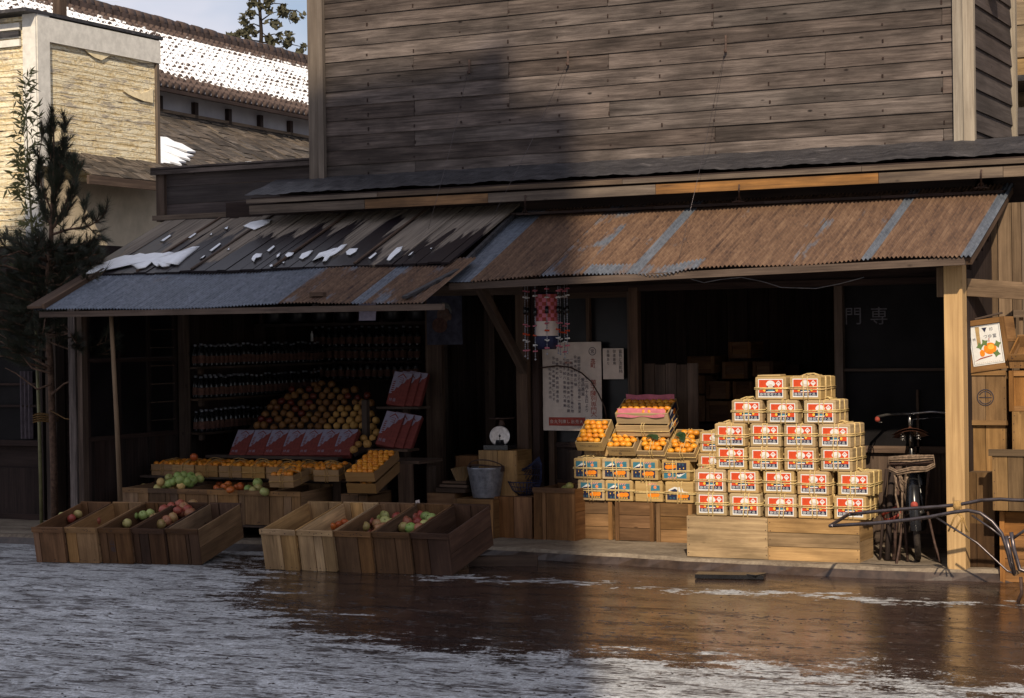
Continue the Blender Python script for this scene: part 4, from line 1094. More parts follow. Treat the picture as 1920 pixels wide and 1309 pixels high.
pile([(407, 917), (420, 914), (432, 918), (445, 914), (452, 912), (428, 908), (440, 906), (412, 908)], lambda i: 'persimmon', lambda i: .46+.012*(i % 3), lambda k: 'persimmon in the light crate of the second row', fr, .038)
pile([(466, 917), (483, 905), (484, 915), (496, 922), (475, 920)], lambda i: 'green apple', lambda i: .46+(.05 if i == 1 else .01), lambda k: 'yellow green apple in the brown second row crate', fr, .039)

# ================================================================== SMALL ROPED BOXES
def open_box(wd, dp, ht, mat='carton'):
    t = thing('open_fruit_box', 'box', 'box')
    b = MB(); b.box((0, .005, ht/2), (wd, .009, ht), 0); b.build('front_panel', MAT[mat], t)
    b = MB(); b.box((0, dp-.005, ht/2), (wd, .009, ht), 0); b.build('back_panel', MAT[mat], t)
    for s_ in (-1, 1):
        b = MB(); b.box((s_*(wd/2-.004), dp/2, ht/2-.001), (.008, dp-.02, ht), 1); b.build('side_panel', MAT[mat], t)
    b = MB(); b.box((0, dp/2, .006), (wd-.02, dp-.02, .008), 1); b.build('bottom', MAT[mat], t)
    return t
def loop(b, pts, r_=.0036, j=.0025, n=5, sub=3):
    P = []
    for i in range(len(pts)):
        a, c = Vector(pts[i]), Vector(pts[(i+1) % len(pts)])
        for k in range(sub): P.append(a.lerp(c, k/sub)+Vector((R.uniform(-j, j), R.uniform(-j, j), R.uniform(-j, j))))
    b.tube(P, r_, n, closed=True)
def add_cord(t, wd, dp, ht, dome=0.02, knots=True):
    b = MB(); e = .004
    for x in (-.010, .012):
        loop(b, [(x, -e, -e), (x+.004, -e, ht), (x, dp*.3, ht+dome), (x, dp*.7, ht+dome), (x, dp+e, ht), (x, dp+e, -e)])
    for z in (ht*.48,):
        loop(b, [(-wd/2-e, -e, z), (wd/2+e, -e, z+.004), (wd/2+e, dp+e, z), (-wd/2-e, dp+e, z)])
    loop(b, [(-wd/2-e, dp*.45, -e), (-wd/2-e, dp*.45, ht), (0, dp*.45, ht+dome*1.2), (wd/2+e, dp*.45, ht), (wd/2+e, dp*.45, -e)])
    if knots:
        q = Vector((.0, dp*.45, ht+dome*1.3))
        b.tube([q+Vector((-.05, -.02, .004)), q+Vector((-.01, 0, .012)), q+Vector((.03, .02, .004)), q+Vector((.06, .0, -.004))], .003, 5)
    b.build('cord', MAT['rope'], t)
def fill(M, wd, dp, ht, nx, ny, r_, label, group, kind='mandarin', lift=.006, j=.003, skip=0.0, dome=.0, col=None):
    for jy in range(ny):
        for ix in range(nx):
            if R.random() < skip: continue
            x = -wd/2+.012+(wd-.024)*(ix+.5+(.22 if jy % 2 else -.22)*(1 if nx > 3 else .4))/nx; y = .014+(dp-.028)*(jy+.5)/ny
            z = ht-r_*.55+lift+dome*(1-((2*ix-nx+1)/nx)**2)+R.uniform(-j, j)
            fruit(kind, M @ Vector((x+R.uniform(-j, j), y+R.uniform(-j, j), z)), r_, label, group, col, True)

# row of eight boxes at the back of the second row
b = MB(); b.box((-2.9, .62, .535), (2.1, .46, .018), 0); b.box((-3.8, .6, .30), (.08, .3, .46), 2); b.box((-2.0, .6, .30), (.08, .3, .46), 2)
props(b.build('display_board', MAT['old']), 'display board carrying the row of small mandarin boxes', 'board')
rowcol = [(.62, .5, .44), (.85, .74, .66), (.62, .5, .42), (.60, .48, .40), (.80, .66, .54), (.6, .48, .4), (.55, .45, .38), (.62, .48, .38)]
xs = [-3.72, -3.49, -3.24, -2.99, -2.75, -2.50, -2.27, -2.04]
names8 = ['box of mandarins at the left end of the row below the red gift cartons', 'pale front roped mandarin box, second in the row', 'roped mandarin box with a lone large fruit on top, third in the row', 'roped mandarin box, fourth in the row below the gift cartons',
          'lighter roped mandarin box, fifth in the row', 'roped mandarin box, sixth in the row below the gift cartons', 'roped mandarin box, seventh in the row', 'roped mandarin box at the right end of the row']
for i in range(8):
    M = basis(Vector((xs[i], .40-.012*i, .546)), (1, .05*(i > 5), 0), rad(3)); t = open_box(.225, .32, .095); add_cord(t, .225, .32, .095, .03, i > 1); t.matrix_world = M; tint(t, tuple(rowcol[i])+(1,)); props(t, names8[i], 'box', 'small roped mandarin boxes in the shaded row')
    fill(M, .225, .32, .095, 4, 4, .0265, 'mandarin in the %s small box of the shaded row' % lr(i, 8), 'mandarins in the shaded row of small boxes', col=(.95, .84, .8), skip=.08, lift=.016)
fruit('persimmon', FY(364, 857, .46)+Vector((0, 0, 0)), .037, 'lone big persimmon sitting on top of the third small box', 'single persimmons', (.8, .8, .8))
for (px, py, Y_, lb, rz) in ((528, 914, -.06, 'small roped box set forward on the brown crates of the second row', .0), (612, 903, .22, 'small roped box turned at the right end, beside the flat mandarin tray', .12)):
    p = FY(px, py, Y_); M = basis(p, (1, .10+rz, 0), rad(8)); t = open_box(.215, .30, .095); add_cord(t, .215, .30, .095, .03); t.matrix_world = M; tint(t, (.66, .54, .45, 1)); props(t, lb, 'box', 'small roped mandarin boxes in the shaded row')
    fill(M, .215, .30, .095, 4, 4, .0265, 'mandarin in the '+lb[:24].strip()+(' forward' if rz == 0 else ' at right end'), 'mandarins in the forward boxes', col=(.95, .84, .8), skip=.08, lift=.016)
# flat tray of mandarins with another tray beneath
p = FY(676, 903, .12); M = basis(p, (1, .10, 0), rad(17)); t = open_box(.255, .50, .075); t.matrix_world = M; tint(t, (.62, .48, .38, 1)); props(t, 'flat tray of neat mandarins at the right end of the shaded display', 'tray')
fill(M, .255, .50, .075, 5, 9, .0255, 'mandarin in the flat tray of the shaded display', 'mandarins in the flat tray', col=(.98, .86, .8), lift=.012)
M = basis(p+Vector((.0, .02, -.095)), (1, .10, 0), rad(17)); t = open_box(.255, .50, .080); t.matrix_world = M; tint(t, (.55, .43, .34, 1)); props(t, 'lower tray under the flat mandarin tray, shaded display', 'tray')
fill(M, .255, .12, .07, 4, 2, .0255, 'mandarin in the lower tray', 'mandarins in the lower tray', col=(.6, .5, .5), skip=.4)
q = FY(664, 945, .25); t = new_crate(basis(Vector((q.x, .25, .075)), (1, .08, 0), 0), (.55, .42, .35), 'crate on its own under the flat mandarin trays', 'support crates in the shade', .24, .45, .36, rim=False, lid=True)
p0, p1 = FY(762, 870, .62), FY(765, 968, .62); b = MB(); b.beam((p0.x, .62, .075), (p0.x-.01, .62, p0.z), .03, .13, .8, upv=(1, 0, 0)); b.box((p0.x-.2, .85, p0.z+.01), (.6, .4, .025), 0)
b.box((p0.x-.42, .95, p0.z/2), (.06, .06, p0.z-.08), 2); b.box((p0.x+.02, 1.0, p0.z/2), (.06, .06, p0.z-.08), 2)
props(b.build('trestle_stand', MAT['old']), 'trestle stand with broad grey leg right of the flat mandarin tray', 'stand')

# ================================================================== RED AND WHITE GIFT CARTONS
def gift_carton():
    t = thing('gift_carton', 'carton', 'carton'); W_, H_, D_ = .170, .265, .055
    b = MB(); b.box((0, D_/2, H_/2), (W_, D_, H_), 0, .5, 0, bev=.003); b.build('body', MAT['gift_red'], t)
    b = MB(); b.M = Matrix.Rotation(math.pi/2, 4, 'X')
    b.poly([(-.084, .262), (.084, .262), (.084, .238), (.06, .215), (.045, .212), (.03, .18), (.01, .175), (-.012, .14), (-.03, .14), (-.042, .11), (-.055, .11), (-.06, .09), (-.084, .085)], 0, .0008)
    b.poly([(-.04, .225), (.0, .255), (.04, .225), (.04, .215), (.0, .244), (-.04, .215)], 1, .0016); b.text('ヨ', .0, .20, .055, 1, .0016)
    for k in range(7): b.poly([(-.075+.012*R.random(), .185-.016*k), (-.05+.01*R.random(), .187-.016*k), (-.055, .177-.016*k), (-.074, .178-.016*k)], 1, .0016)
    b.text('林', -.055, .04, .03, 0, .0008); b.text('檎', -.02, .04, .03, 0, .0008)
    b.build('printed_front', [MAT['gift_white'], MAT['gift_red']], t)
    return t
gp = gift_carton(); pal = MAT['dullred']
first = True
def gift(M, label, group):
    global first
    if first: gp.matrix_world = M; props(gp, label, 'carton', group); first = False; o = gp
    else: o = dup(gp, M, label, group)
    return o
for i in range(7):
    p = FY(444+32.4*i, 853, .80); M = Matrix.Translation(p) @ Euler((rad(-38), 0, rad(2)), 'XYZ').to_matrix().to_4x4()
    gift(M, 'red and white gift carton, %s of the seven leaning in a row' % lr(i, 7), 'gift cartons leaning in a row')
for i, dx in enumerate((0, .07, .13)):
    p = FY(718, 836, .95)+Vector((dx, .02+.03*i, -.01*i)); gift(Matrix.Translation(p) @ Euler((rad(-28), rad(10), rad(6)), 'XYZ').to_matrix().to_4x4() @ Matrix.Diagonal((1, 1, 1.2, 1)), 'gift carton leaning above the flat tray, %s of the lower trio' % ('front one', 'middle one', 'rear one')[i], 'gift cartons stacked at right of the heap')
    p = FY(738, 760, 1.25)+Vector((dx*.9, .02+.03*i, 0)); gift(Matrix.Translation(p) @ Euler((rad(-22), rad(8), rad(6)), 'XYZ').to_matrix().to_4x4() @ Matrix.Diagonal((1, 1, 1.15, 1)), 'gift carton in the dark upper trio beside the fruit heap, %s' % ('front one', 'middle one', 'rear one')[i], 'gift cartons stacked at right of the heap')
b = MB(); p = FY(738, 762, 1.3); b.box((p.x+.06, 1.36, p.z-.012), (.42, .2, .02), 0); b.box((p.x+.06, 1.42, p.z*.5), (.05, .05, p.z-.06), 2); q = FY(720, 838, .98); b.box((q.x+.06, 1.02, q.z-.025), (.4, .2, .02), 0)
p2 = FY(444, 853, .8); b.box((-2.85, .84, p2.z-.014), (1.35, .16, .022), 0)
for x in (-3.45, -2.25): b.box((x, .88, p2.z*.5), (.05, .05, p2.z-.1), 2)
b.box((p.x-.16, 1.1, .62), (.05, .05, 1.1), 2)
props(b.build('display_rack', MAT['old']), 'wooden rack holding up the leaning red and white gift cartons', 'rack')

# ================================================================== FRUIT HEAP
hp = [(462, 806), (500, 760), (548, 727), (600, 716), (660, 728), (694, 742), (712, 784), (704, 828), (664, 852), (640, 812)]
def inside(x, y, P):
    c_ = False
    for i in range(len(P)):
        (x0, y0), (x1, y1) = P[i], P[i-1]
        if (y0 > y) != (y1 > y) and x < (x1-x0)*(y-y0)/(y1-y0)+x0: c_ = not c_
    return c_
h0 = FY(600, 822, 1.05); h1 = FY(600, 726, 2.05); hn = (h1-h0); hn = Vector((0, -(h1.z-h0.z), h1.y-h0.y)).normalized()
def on_heap(x, y): d = ray(x, y); return CAM+d*((h0-CAM).dot(hn)/d.dot(hn))
def in_lat(x, y): return x > 612 and y > 762 and (x-612) > (800-y)*.6
y = 722.0; row = 0
while y < 850:
    x = 456+(8.5 if row % 2 else 0)
    while x < 716:
        jx, jy = x+R.uniform(-2.5, 2.5), y+R.uniform(-2, 2)
        if inside(jx, jy, hp):
            pear = in_lat(jx, jy); kd = 'pear' if pear or R.random() < .72 else 'red apple'
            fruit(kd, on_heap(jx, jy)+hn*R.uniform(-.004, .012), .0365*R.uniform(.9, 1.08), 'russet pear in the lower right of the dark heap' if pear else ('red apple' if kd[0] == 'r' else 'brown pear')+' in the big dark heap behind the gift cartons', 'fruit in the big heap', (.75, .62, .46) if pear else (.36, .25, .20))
        x += 16.6
    y += 11.2; row += 1
b = MB(); b.slab([on_heap(x, yy)-hn*.030 for x, yy in hp], .02); b.box((-2.75, 1.6, .42), (1.1, .8, .7), 0)
props(b.build('heap_stand', MAT['dark']), 'sloping stand under the big dark fruit heap', 'stand')

# ================================================================== BOTTLES ON SHELVES
def bottle_proto():
    t = thing('bottle', 'bottle', 'bottle')
    b = MB(); b.lathe([(.0, .0), (.031, .0), (.033, .01), (.033, .12), (.028, .145), (.013, .168), (.012, .195), (.0, .196)], 12); b.build('glass_body', MAT['black'], t)
    b = MB(); b.lathe([(.0340, .030), (.0342, .032), (.0342, .098), (.0340, .10)], 12); b.build('paper_label', MAT['bottle_label'], t)
    b = MB(); b.lathe([(.014, .188), (.0155, .190), (.0155, .206), (.0, .208)], 10); b.build('cap', MAT['galv'], t)
    return t
bp = bottle_proto(); bfirst = True
def bottle(p, label, group):
    global bfirst
    s_ = R.uniform(.92, 1.04); M = Matrix.Translation(p) @ Matrix.Rotation(R.uniform(0, 6), 4, 'Z') @ Matrix.Diagonal((s_, s_, s_, 1))
    if bfirst: bp.matrix_world = M; props(bp, label, 'bottle', group); bfirst = False
    else: dup(bp, M, label, group)
zs = [SX(350, yy, -3.98).z for yy in (688, 748, 812)]
for k, z in enumerate(zs):
    b = MB(); b.box((-3.98, 2.3, z-.012), (.22, 2.2, .02), 1); b.box((-3.89, 1.22, z-.04), (.04, .04, .06), 1)
    props(b.build('wall_shelf', MAT['old']), ('upper', 'middle', 'lower')[k]+' plank shelf of bottles along the left inner wall', 'shelf')
    y = 1.26
    while y < 3.3:
        bottle((-3.91+R.uniform(-.008, .008), y, z), 'dark bottle on the %s shelf along the left inner wall' % ('upper', 'middle', 'lower')[k], 'bottles on the left wall shelves')
        if y < 2.0: bottle((-3.99, y+.02, z), 'dark bottle in the rear rank of the %s left wall shelf' % ('upper', 'middle', 'lower')[k], 'bottles on the left wall shelves')
        y += .073
for k, (yy, xa, xb) in enumerate(((652, 560, 795), (678, 560, 800), (712, 545, 800))):
    p, q = FY(xa, yy, 3.42), FY(xb, yy, 3.42); z = p.z
    b = MB(); b.box(((p.x+q.x)/2, 3.46, z-.012), (q.x-p.x, .22, .02), 0); props(b.build('wall_shelf', MAT['dark']), ('top', 'middle', 'bottom')[k]+' shelf of bottles on the dark back wall', 'shelf')
    x = p.x+.05
    while x < q.x-.05:
        bottle((x, 3.42+R.uniform(-.01, .01), z), 'dark bottle on the %s shelf of the back wall' % ('top', 'middle', 'bottom')[k], 'bottles on the back wall shelves'); x += .078
# big jars on the high shelf
b = MB(); b.box((-3.0, 2.3, 1.83), (1.9, .25, .025), 0)
for x in (-3.9, -2.1): b.box((x, 2.3, 2.25), (.03, .2, .85), 2)
props(b.build('high_shelf', MAT['dark']), 'high hanging shelf with big jars under the low roof', 'shelf')
jar0 = None
for i in range(7):
    M = Matrix.Translation((-3.80+.26*i, 2.3, 1.843))
    if jar0 is None:
        jar0 = thing('storage_jar', 'jar', 'jar')
        b = MB(); b.lathe([(0, 0), (.085, 0), (.105, .03), (.105, .16), (.08, .19), (.06, .20), (.0, .20)], 18); b.build('glass_body', MAT['glass'], jar0)
        b = MB(); b.lathe([(.066, .198), (.068, .20), (.068, .225), (.0, .235)], 16); b.build('lid', MAT['dullred'], jar0)
        jar0.matrix_world = M; j_ = jar0
    else: j_ = dup(jar0, M)
    props(j_, 'round storage jar, %s on the high shelf' % lr(i, 7), 'jar', 'jars on the high shelf')
p = FY(585, 640, 2.9); b = MB(); b.lathe([(0, 0), (.014, 0), (.014, .07), (.006, .085), (.006, .10), (0, .10)], 10)
props(b.build('white_tube', MAT['white'], loc=p), 'single slim white tube standing on the back shelf', 'tube')
b = MB(); b.box((0, 0, -.045), (.02, .02, .09), 2); b.box((0, 0, -.1), (.12, .10, .012), 0); props(b.build('tube_rest', MAT['dark'], loc=p), 'small ledge under the slim white tube', 'ledge')
pa = FY(672, 572, -.55); b = MB(); b.grid(lambda u, v: (.15*u, .008*math.sin(u*7+v*3), -.13*v), 8, 8)
props(b.build('paper_sheet', MAT['gift_white'], loc=pa+Vector((0, 0, .012))), 'blank paper sheet hanging under the low tin eave', 'paper')

# ================================================================== RED LABELLED MANDARIN BOXES
CW, CD_, CH = .232, .32, .161
def mandarin_box(seed, art, single=False, flip=False):
    t = thing('mandarin_box', 'box', 'box')
    b = MB(); b.box((0, CD_/2, CH/2), (CW, CD_, CH), 0, None, 0, bev=.0045); b.build('body', MAT['carton'], t)
    b = MB(); b.box((0, CD_/2, CH+.001), (CW-.02, CD_-.02, .005), 0); b.build('lid', MAT['carton'], t)
    b = MB(); b.M = Matrix.Rotation(math.pi/2, 4, 'X')
    ox, oz = R.uniform(-.006, .006), CH*.5+R.uniform(-.006, .004)
    if flip: b.M = b.M @ Matrix.Translation((0, 2*oz, 0)) @ Matrix.Diagonal((-1, -1, 1, 1))
    art(b, ox, oz)
    b.build('label', LM, t)
    add_cord2(t, single)
    return t
def add_cord2(t, single):
    b = MB(); e = .003; o_ = R.uniform(-.022, .022)
    if not single:
        sl_ = R.uniform(-.012, .012)
        for x in (-.016, .014):
            x += o_*.6+R.uniform(-.003, .003)
            loop(b, [(x, -e, -e), (x+sl_, -e, CH+e), (x+sl_, CD_+e, CH+e+.004), (x, CD_+e, -e)], .0044, .002)
        for y in (.09, .10, .215):
            loop(b, [(-CW/2-e, y, -e), (-CW/2-e, y, CH+e), (CW/2+e, y+R.uniform(-.008, .008), CH+e), (CW/2+e, y+R.uniform(-.008, .008), -e)], .0046, .002)
        q = Vector((o_, .1, CH+.008))
        b.tube([q+Vector((-.06, -.04, .0)), q+Vector((-.03, 0, .014)), q+Vector((.01, .03, .016)), q+Vector((.05, .02, .004))], .004, 5)
        b.tube([q+Vector((-.02, -.03, .006)), q+Vector((.02, 0, .014)), q+Vector((.05, -.03, .002))], .004, 5)
    z0 = CH*.5+R.uniform(-.012, .006)
    for dz in (-.005, .005):
        z = z0+dz; k = R.uniform(-.006, .006)
        loop(b, [(-CW/2-e, -e, z), (CW/2+e, -e, z+k), (CW/2+e, CD_+e, z), (-CW/2-e, CD_+e, z)], .0044, .0018)
    b.build('cord', MAT['rope'], t)
LM = [MAT['white'], MAT['red'], MAT['navy'], MAT['teal'], MAT['yell'], MAT['orng'], MAT['salmon'], MAT['paper'], MAT['carton'], MAT['dullred']]
def ell(b, cx, cy, rx, ry, m, z, n=16, a0=0, a1=2*math.pi):
    b.poly([(cx+rx*math.cos(a0+(a1-a0)*i/n), cy+ry*math.sin(a0+(a1-a0)*i/n)) for i in range(n if a1-a0 > 6.2 else n+1)], m, z)
def rect(b, x0, y0, x1, y1, m, z): b.poly([(x0, y0), (x1, y0), (x1, y1), (x0, y1)], m, z)
def art_red(b, ox, oz):
    X = lambda x: ox+x*.094; Z = lambda z: oz+z*.066
    rect(b, X(-1), Z(-1), X(1), Z(1), 0, .0006)
    rect(b, X(-.93), Z(-.48), X(.93), Z(.90), 1, .0012); rect(b, X(-.93), Z(-.86), X(.93), Z(-.48), 2, .0012)
    # blossom-white round cap over a pale face shape, dark ties at the sides
    b.poly([(X(-.40), Z(.02)), (X(-.2), Z(.28)), (X(.2), Z(.28)), (X(.42), Z(.02)), (X(.30), Z(-.05)), (X(-.28), Z(-.05))], 2, .0016)
    ell(b, X(0), Z(.52), .030, .021, 0, .002); ell(b, X(-.17), Z(.45), .018, .015, 0, .0021); ell(b, X(.17), Z(.45), .018, .015, 0, .0022); ell(b, X(0), Z(.18), .019, .017, 7, .0024)
    b.poly([(X(-.30), Z(-.10)), (X(.30), Z(-.10)), (X(.36), Z(-.36)), (X(-.36), Z(-.36))], 3, .0018); rect(b, X(-.42), Z(-.42), X(-.22), Z(-.06), 2, .0022); rect(b, X(.22), Z(-.42), X(.42), Z(-.06), 2, .0022)
    b.poly([(X(-.36), Z(-.36)), (X(.34), Z(-.30)), (X(.34), Z(-.40)), (X(-.36), Z(-.44))], 0, .0026); b.poly([(X(-.36), Z(-.44)), (X(.34), Z(-.40)), (X(.30), Z(-.46)), (X(-.34), Z(-.48))], 6, .0026)
    ell(b, X(-.50), Z(-.22), .0095, .0105, 4, .0024); ell(b, X(.50), Z(-.22), .0095, .0105, 4, .0024)
    b.poly([(X(.42), Z(.52)), (X(.64), Z(.84)), (X(.86), Z(.52)), (X(.64), Z(.20))], 0, .0016)
    b.poly([(X(.52), Z(.53)), (X(.64), Z(.70)), (X(.76), Z(.53)), (X(.72), Z(.50)), (X(.64), Z(.60)), (X(.56), Z(.50))], 1, .002); rect(b, X(.62), Z(.14), X(.66), Z(.58), 0, .0023)
    for i, ch in enumerate('静岡蜜柑之品'): b.text(ch, X(-.74+.285*i), Z(-.675), .0225, 0, .0018, 1.05)
def art_fuji(b, ox, oz, torn=0):
    X = lambda x: ox+x*.094; Z = lambda z: oz+z*.066
    if torn == 2:
        b.poly([(X(-.85), Z(.30)), (X(-.35), Z(.62)), (X(-.1), Z(.55)), (X(.1), Z(.62)), (X(.2), Z(.0)), (X(-.2), Z(.10)), (X(-.9), Z(.12))], 0, .0012); b.poly([(X(-.75), Z(.15)), (X(-.3), Z(.42)), (X(.05), Z(.05)), (X(-.5), Z(.05))], 2, .0016)
        b.poly([(X(.25), Z(.7)), (X(.42), Z(.1)), (X(.85), Z(.02)), (X(.6), Z(-.12)), (X(.25), Z(-.1))], 0, .0016)
    else:
        if torn: b.poly([(X(.1), Z(.05)), (X(.95), Z(.1)), (X(.92), Z(.7)), (X(.2), Z(.72))], 3, .0006)
        else:
            rect(b, X(-1), Z(-1), X(1), Z(1), 8, .0003); rect(b, X(-1), Z(.02), X(1), Z(.92), 3, .0006)
            b.poly([(X(-1), Z(.10)), (X(-.42), Z(.72)), (X(-.28), Z(.72)), (X(.28), Z(.05)), (X(-.2), Z(.02)), (X(-1), Z(.02))], 2, .0012)
            b.poly([(X(-.98), Z(.20)), (X(-.42), Z(.74)), (X(-.28), Z(.74)), (X(-.10), Z(.52)), (X(-.24), Z(.42)), (X(-.34), Z(.50)), (X(-.46), Z(.38)), (X(-.60), Z(.40))], 0, .0016)
        ell(b, X(.52), Z(.48), .0135, .0135, 6, .0014); ell(b, X(.52), Z(.48), .008, .008, 5, .0018)
        for k in range(4): b.poly([(X(-.1+.2*k), Z(.78)), (X(.0+.2*k), Z(.95)), (X(.12+.2*k), Z(.97)), (X(.0+.17*k), Z(.72))], 6, .002)
    if torn != 1: rect(b, X(-1), Z(-.92), X(1), Z(-.06), 2, .0006)
    ell(b, X(.30), Z(-.42), .026, .018, 5, .0014); ell(b, X(.64), Z(-.40), .026, .018, 5, .0016); ell(b, X(.04), Z(-.48), .018, .013, 5, .0018)
    for k in range(4): rect(b, X(.0+.22*k), Z(-.86), X(.16+.22*k), Z(-.74), 4, .0014)
    if torn != 1:
        for i, ch in enumerate('名産'): b.text(ch, X(-.70+.3*i), Z(-.70), .018, 3, .0012)
        ell(b, X(-.75), Z(-.30), .004, .006, 4, .0012); ell(b, X(-.42), Z(-.22), .006, .004, 4, .0012)
BB0 = [mandarin_box(7, art_fuji)]; RB = [mandarin_box(k, art_red) for k in range(4)]; RBS = mandarin_box(9, art_red, single=True)
rb_used = set()
def put(proto, M, label, group):
    if id(proto) in rb_used: return dup(proto, M, label, group)
    rb_used.add(id(proto)); proto.matrix_world = M; props(proto, label, 'box', group); return proto
rows = [((1306, 1368, 1434, 1497, 1564), 972), ((1303, 1364, 1430, 1495, 1570), 927), ((1342, 1405, 1471, 1538), 882), ((1341, 1406, 1469, 1534), 836), ((1371, 1438, 1507), 791), ((1415, 1480), 746)]
rown = ['bottom', 'second', 'third', 'fourth', 'fifth', 'top']
zb = .075+.300+.002
for r_, (xs_, yb_) in enumerate(rows):
    z = zb+r_*.1675; Yf = .085+.006*r_
    for i, x in enumerate(xs_):
        p = FY(x, yb_, Yf); M = Matrix.Translation((p.x+CW/2, Yf+R.uniform(-.012, .014), z)) @ Euler((0, 0, R.uniform(-.035, .035))).to_matrix().to_4x4()
        pr_0 = RBS if (r_ == 5 and i == 0) else RB[(i*7+r_*3+i//2) % 4]
        lab = 'red labelled mandarin box, %s in the %s row of the sunlit pile' % (lr(i, len(xs_)), rown[r_])
        o = put(pr_0, M, lab, 'red labelled mandarin boxes')
        k_ = R.uniform(.93, 1.06)
        for ch in o.children:
            if not ch.name.startswith('label'): ch.color = (k_, k_*R.uniform(.96, 1.02), k_*.98, 1)
b = MB(); p = FY(1445, 703, .15); b.box((p.x-.01, .20, zb+6*.1675+.006), (.17, .12, .008), 0, .9, 0, (0, rad(-1), 0))
props(b.build('thin_slat', MAT['carton']), 'thin wooden slat lying on the top left red labelled box', 'slat')
# plain boxes at the left flank of the pile
for i, (x, y, Yf) in enumerate(((1311, 905, .92), (1309, 872, .93), (1312, 838, .95))):
    p = FY(x, y, Yf); o = put((BB0[0], RB[1], RB[2])[i], RT((p.x+CW/2, Yf, .385+.168*i+.05), 0, 0, rad(3-2*i)), 'roped box seen end on behind the left flank of the pile, %s of three' % ('lowest', 'middle', 'topmost')[i], 'roped boxes behind the pile')
b = MB(); b.box((1.16, 1.08, .245), (.26, .30, .34), 0); b.box((1.16, 1.08, .425), (.22, .28, .012), 0); props(b.build('plain_box', MAT['crate']), 'plain box hidden behind the left flank of the red labelled pile', 'box')
# big crates lying on their sides under the pile
def solid_crate(M, col, label, group, wd, dp, ht, vert=False, n=3, frame=False, cleats=True):
    t = thing('wooden_crate', label, 'crate', M, group)
    for k in range(n):
        b = MB() if k == 0 else b
        if vert: b.box((-wd/2+wd*(k+.5)/n, .008, ht/2), (wd/n-.004, .014, ht), 2, None, 0, (0, R.uniform(-.003, .003), 0))
        else: b.box((0, .008, ht*(k+.5)/n), (wd, .014, ht/n-.004), 0, None, 0, (R.uniform(-.004, .004), 0, 0))
    for sx_ in (-1, 1):
        for q_ in range(5): b.box((sx_*(wd/2-R.uniform(.008, .018)), .0004, ht*(q_+.5)/5), (.006, .002, .006), 0, None, 1)
    b.build('front_panel', [MAT['crate'], MAT['iron']], t)
    for s_ in (-1, 1):
        b = MB(); b.box((s_*(wd/2-.007), dp/2+.007, ht*.25), (.013, dp-.016, ht*.5-.003), 1); b.box((s_*(wd/2-.007), dp/2+.007, ht*.75), (.013, dp-.016, ht*.5-.003), 1); b.build('side_panel', MAT['crate'], t)
    b = MB(); b.box((0, dp/2, ht-.006), (wd-.03, dp-.03, .012), 0); b.build('top_panel', MAT['crate'], t)
    b = MB(); b.box((0, dp-.008, ht/2), (wd-.03, .012, ht-.02), 0); b.build('back_panel', MAT['crate'], t)
    if frame:
        for s_ in (-1, 1): b = MB(); b.box((s_*(wd/2-.016), -.006, ht/2), (.032, .012, ht), 2); b.build('corner_batten', MAT['crate'], t)
    if frame == 2:
        for z in (.018, ht-.018): b = MB(); b.box((0, -.007, z), (wd-.066, .012, .036), 0); b.build('cross_batten', MAT['crate'], t)
    tint(t, (col[0], col[1], col[2], 1)); return t
solid_crate(RT((1.522, .065, .075)), (1.02, .95, .80), 'big pale crate on its side under the left half of the red labelled boxes', 'crates under the sunlit pile', .615, .34, .298, n=1)
solid_crate(RT((2.17, .055, .075), 0, 0, .012), (1.05, .93, .76), 'big three board crate under the right half of the red labelled boxes', 'crates under the sunlit pile', .665, .36, .298, n=3)

# ================================================================== BLUE LABELLED BOXES AND THEIR CRATES
BB = [mandarin_box(0, art_fuji), mandarin_box(1, art_fuji), mandarin_box(2, art_fuji, flip=True), mandarin_box(3, lambda b, x, z: art_fuji(b, x, z, 1)), mandarin_box(4, lambda b, x, z: art_fuji(b, x, z, 2))]
blab = [['mountain label box at the lower left of the blue labelled pair of rows', 'mountain label box, lower row, second from the left', 'box with mostly torn label in the lower blue row', 'box with half torn mountain label at the lower right of the blue rows'],
        ['mountain label box at the upper left of the blue rows', 'mountain label box, upper blue row, second from the left', 'mountain label box, upper blue row, third from the left', 'box with upside down mountain label at the upper right of the blue rows']]
for r_ in range(2):
    for i in range(4):
        x = (-.065+.128, .305, .555, .815)[i] + (.015 if r_ == 0 else -.012)
        pr_0 = ((BB[0], BB[1], BB[3], BB[4]), (BB[1], BB[0], BB[1], BB[2]))[r_][i]
        put(pr_0, RT((x, .90-.004*r_+R.uniform(-.01, .01), .385+.171*r_), 0, 0, R.uniform(-.03, .03)), blab[r_][i], 'blue labelled mandarin boxes')
for i, (x0, x1, col, lb, vt) in enumerate(((1085, 1150, (.78, .62, .50), 'brown crate with corner battens under the left blue labelled boxes', False), (1154, 1228, (.50, .38, .32), 'dark crate in the middle under the blue labelled boxes', False), (1231, 1300, (.66, .52, .40), 'brown crate under the right blue labelled boxes', False))):
    p, q = FY(x0, 1008, .93-.03*i), FY(x1, 1010, .93-.03*i)
    solid_crate(RT(((p.x+q.x)/2, .93-.03*i, .076)), col, lb, 'crates under the blue labelled boxes', q.x-p.x-.008, .31, .303, n=3, frame=True)
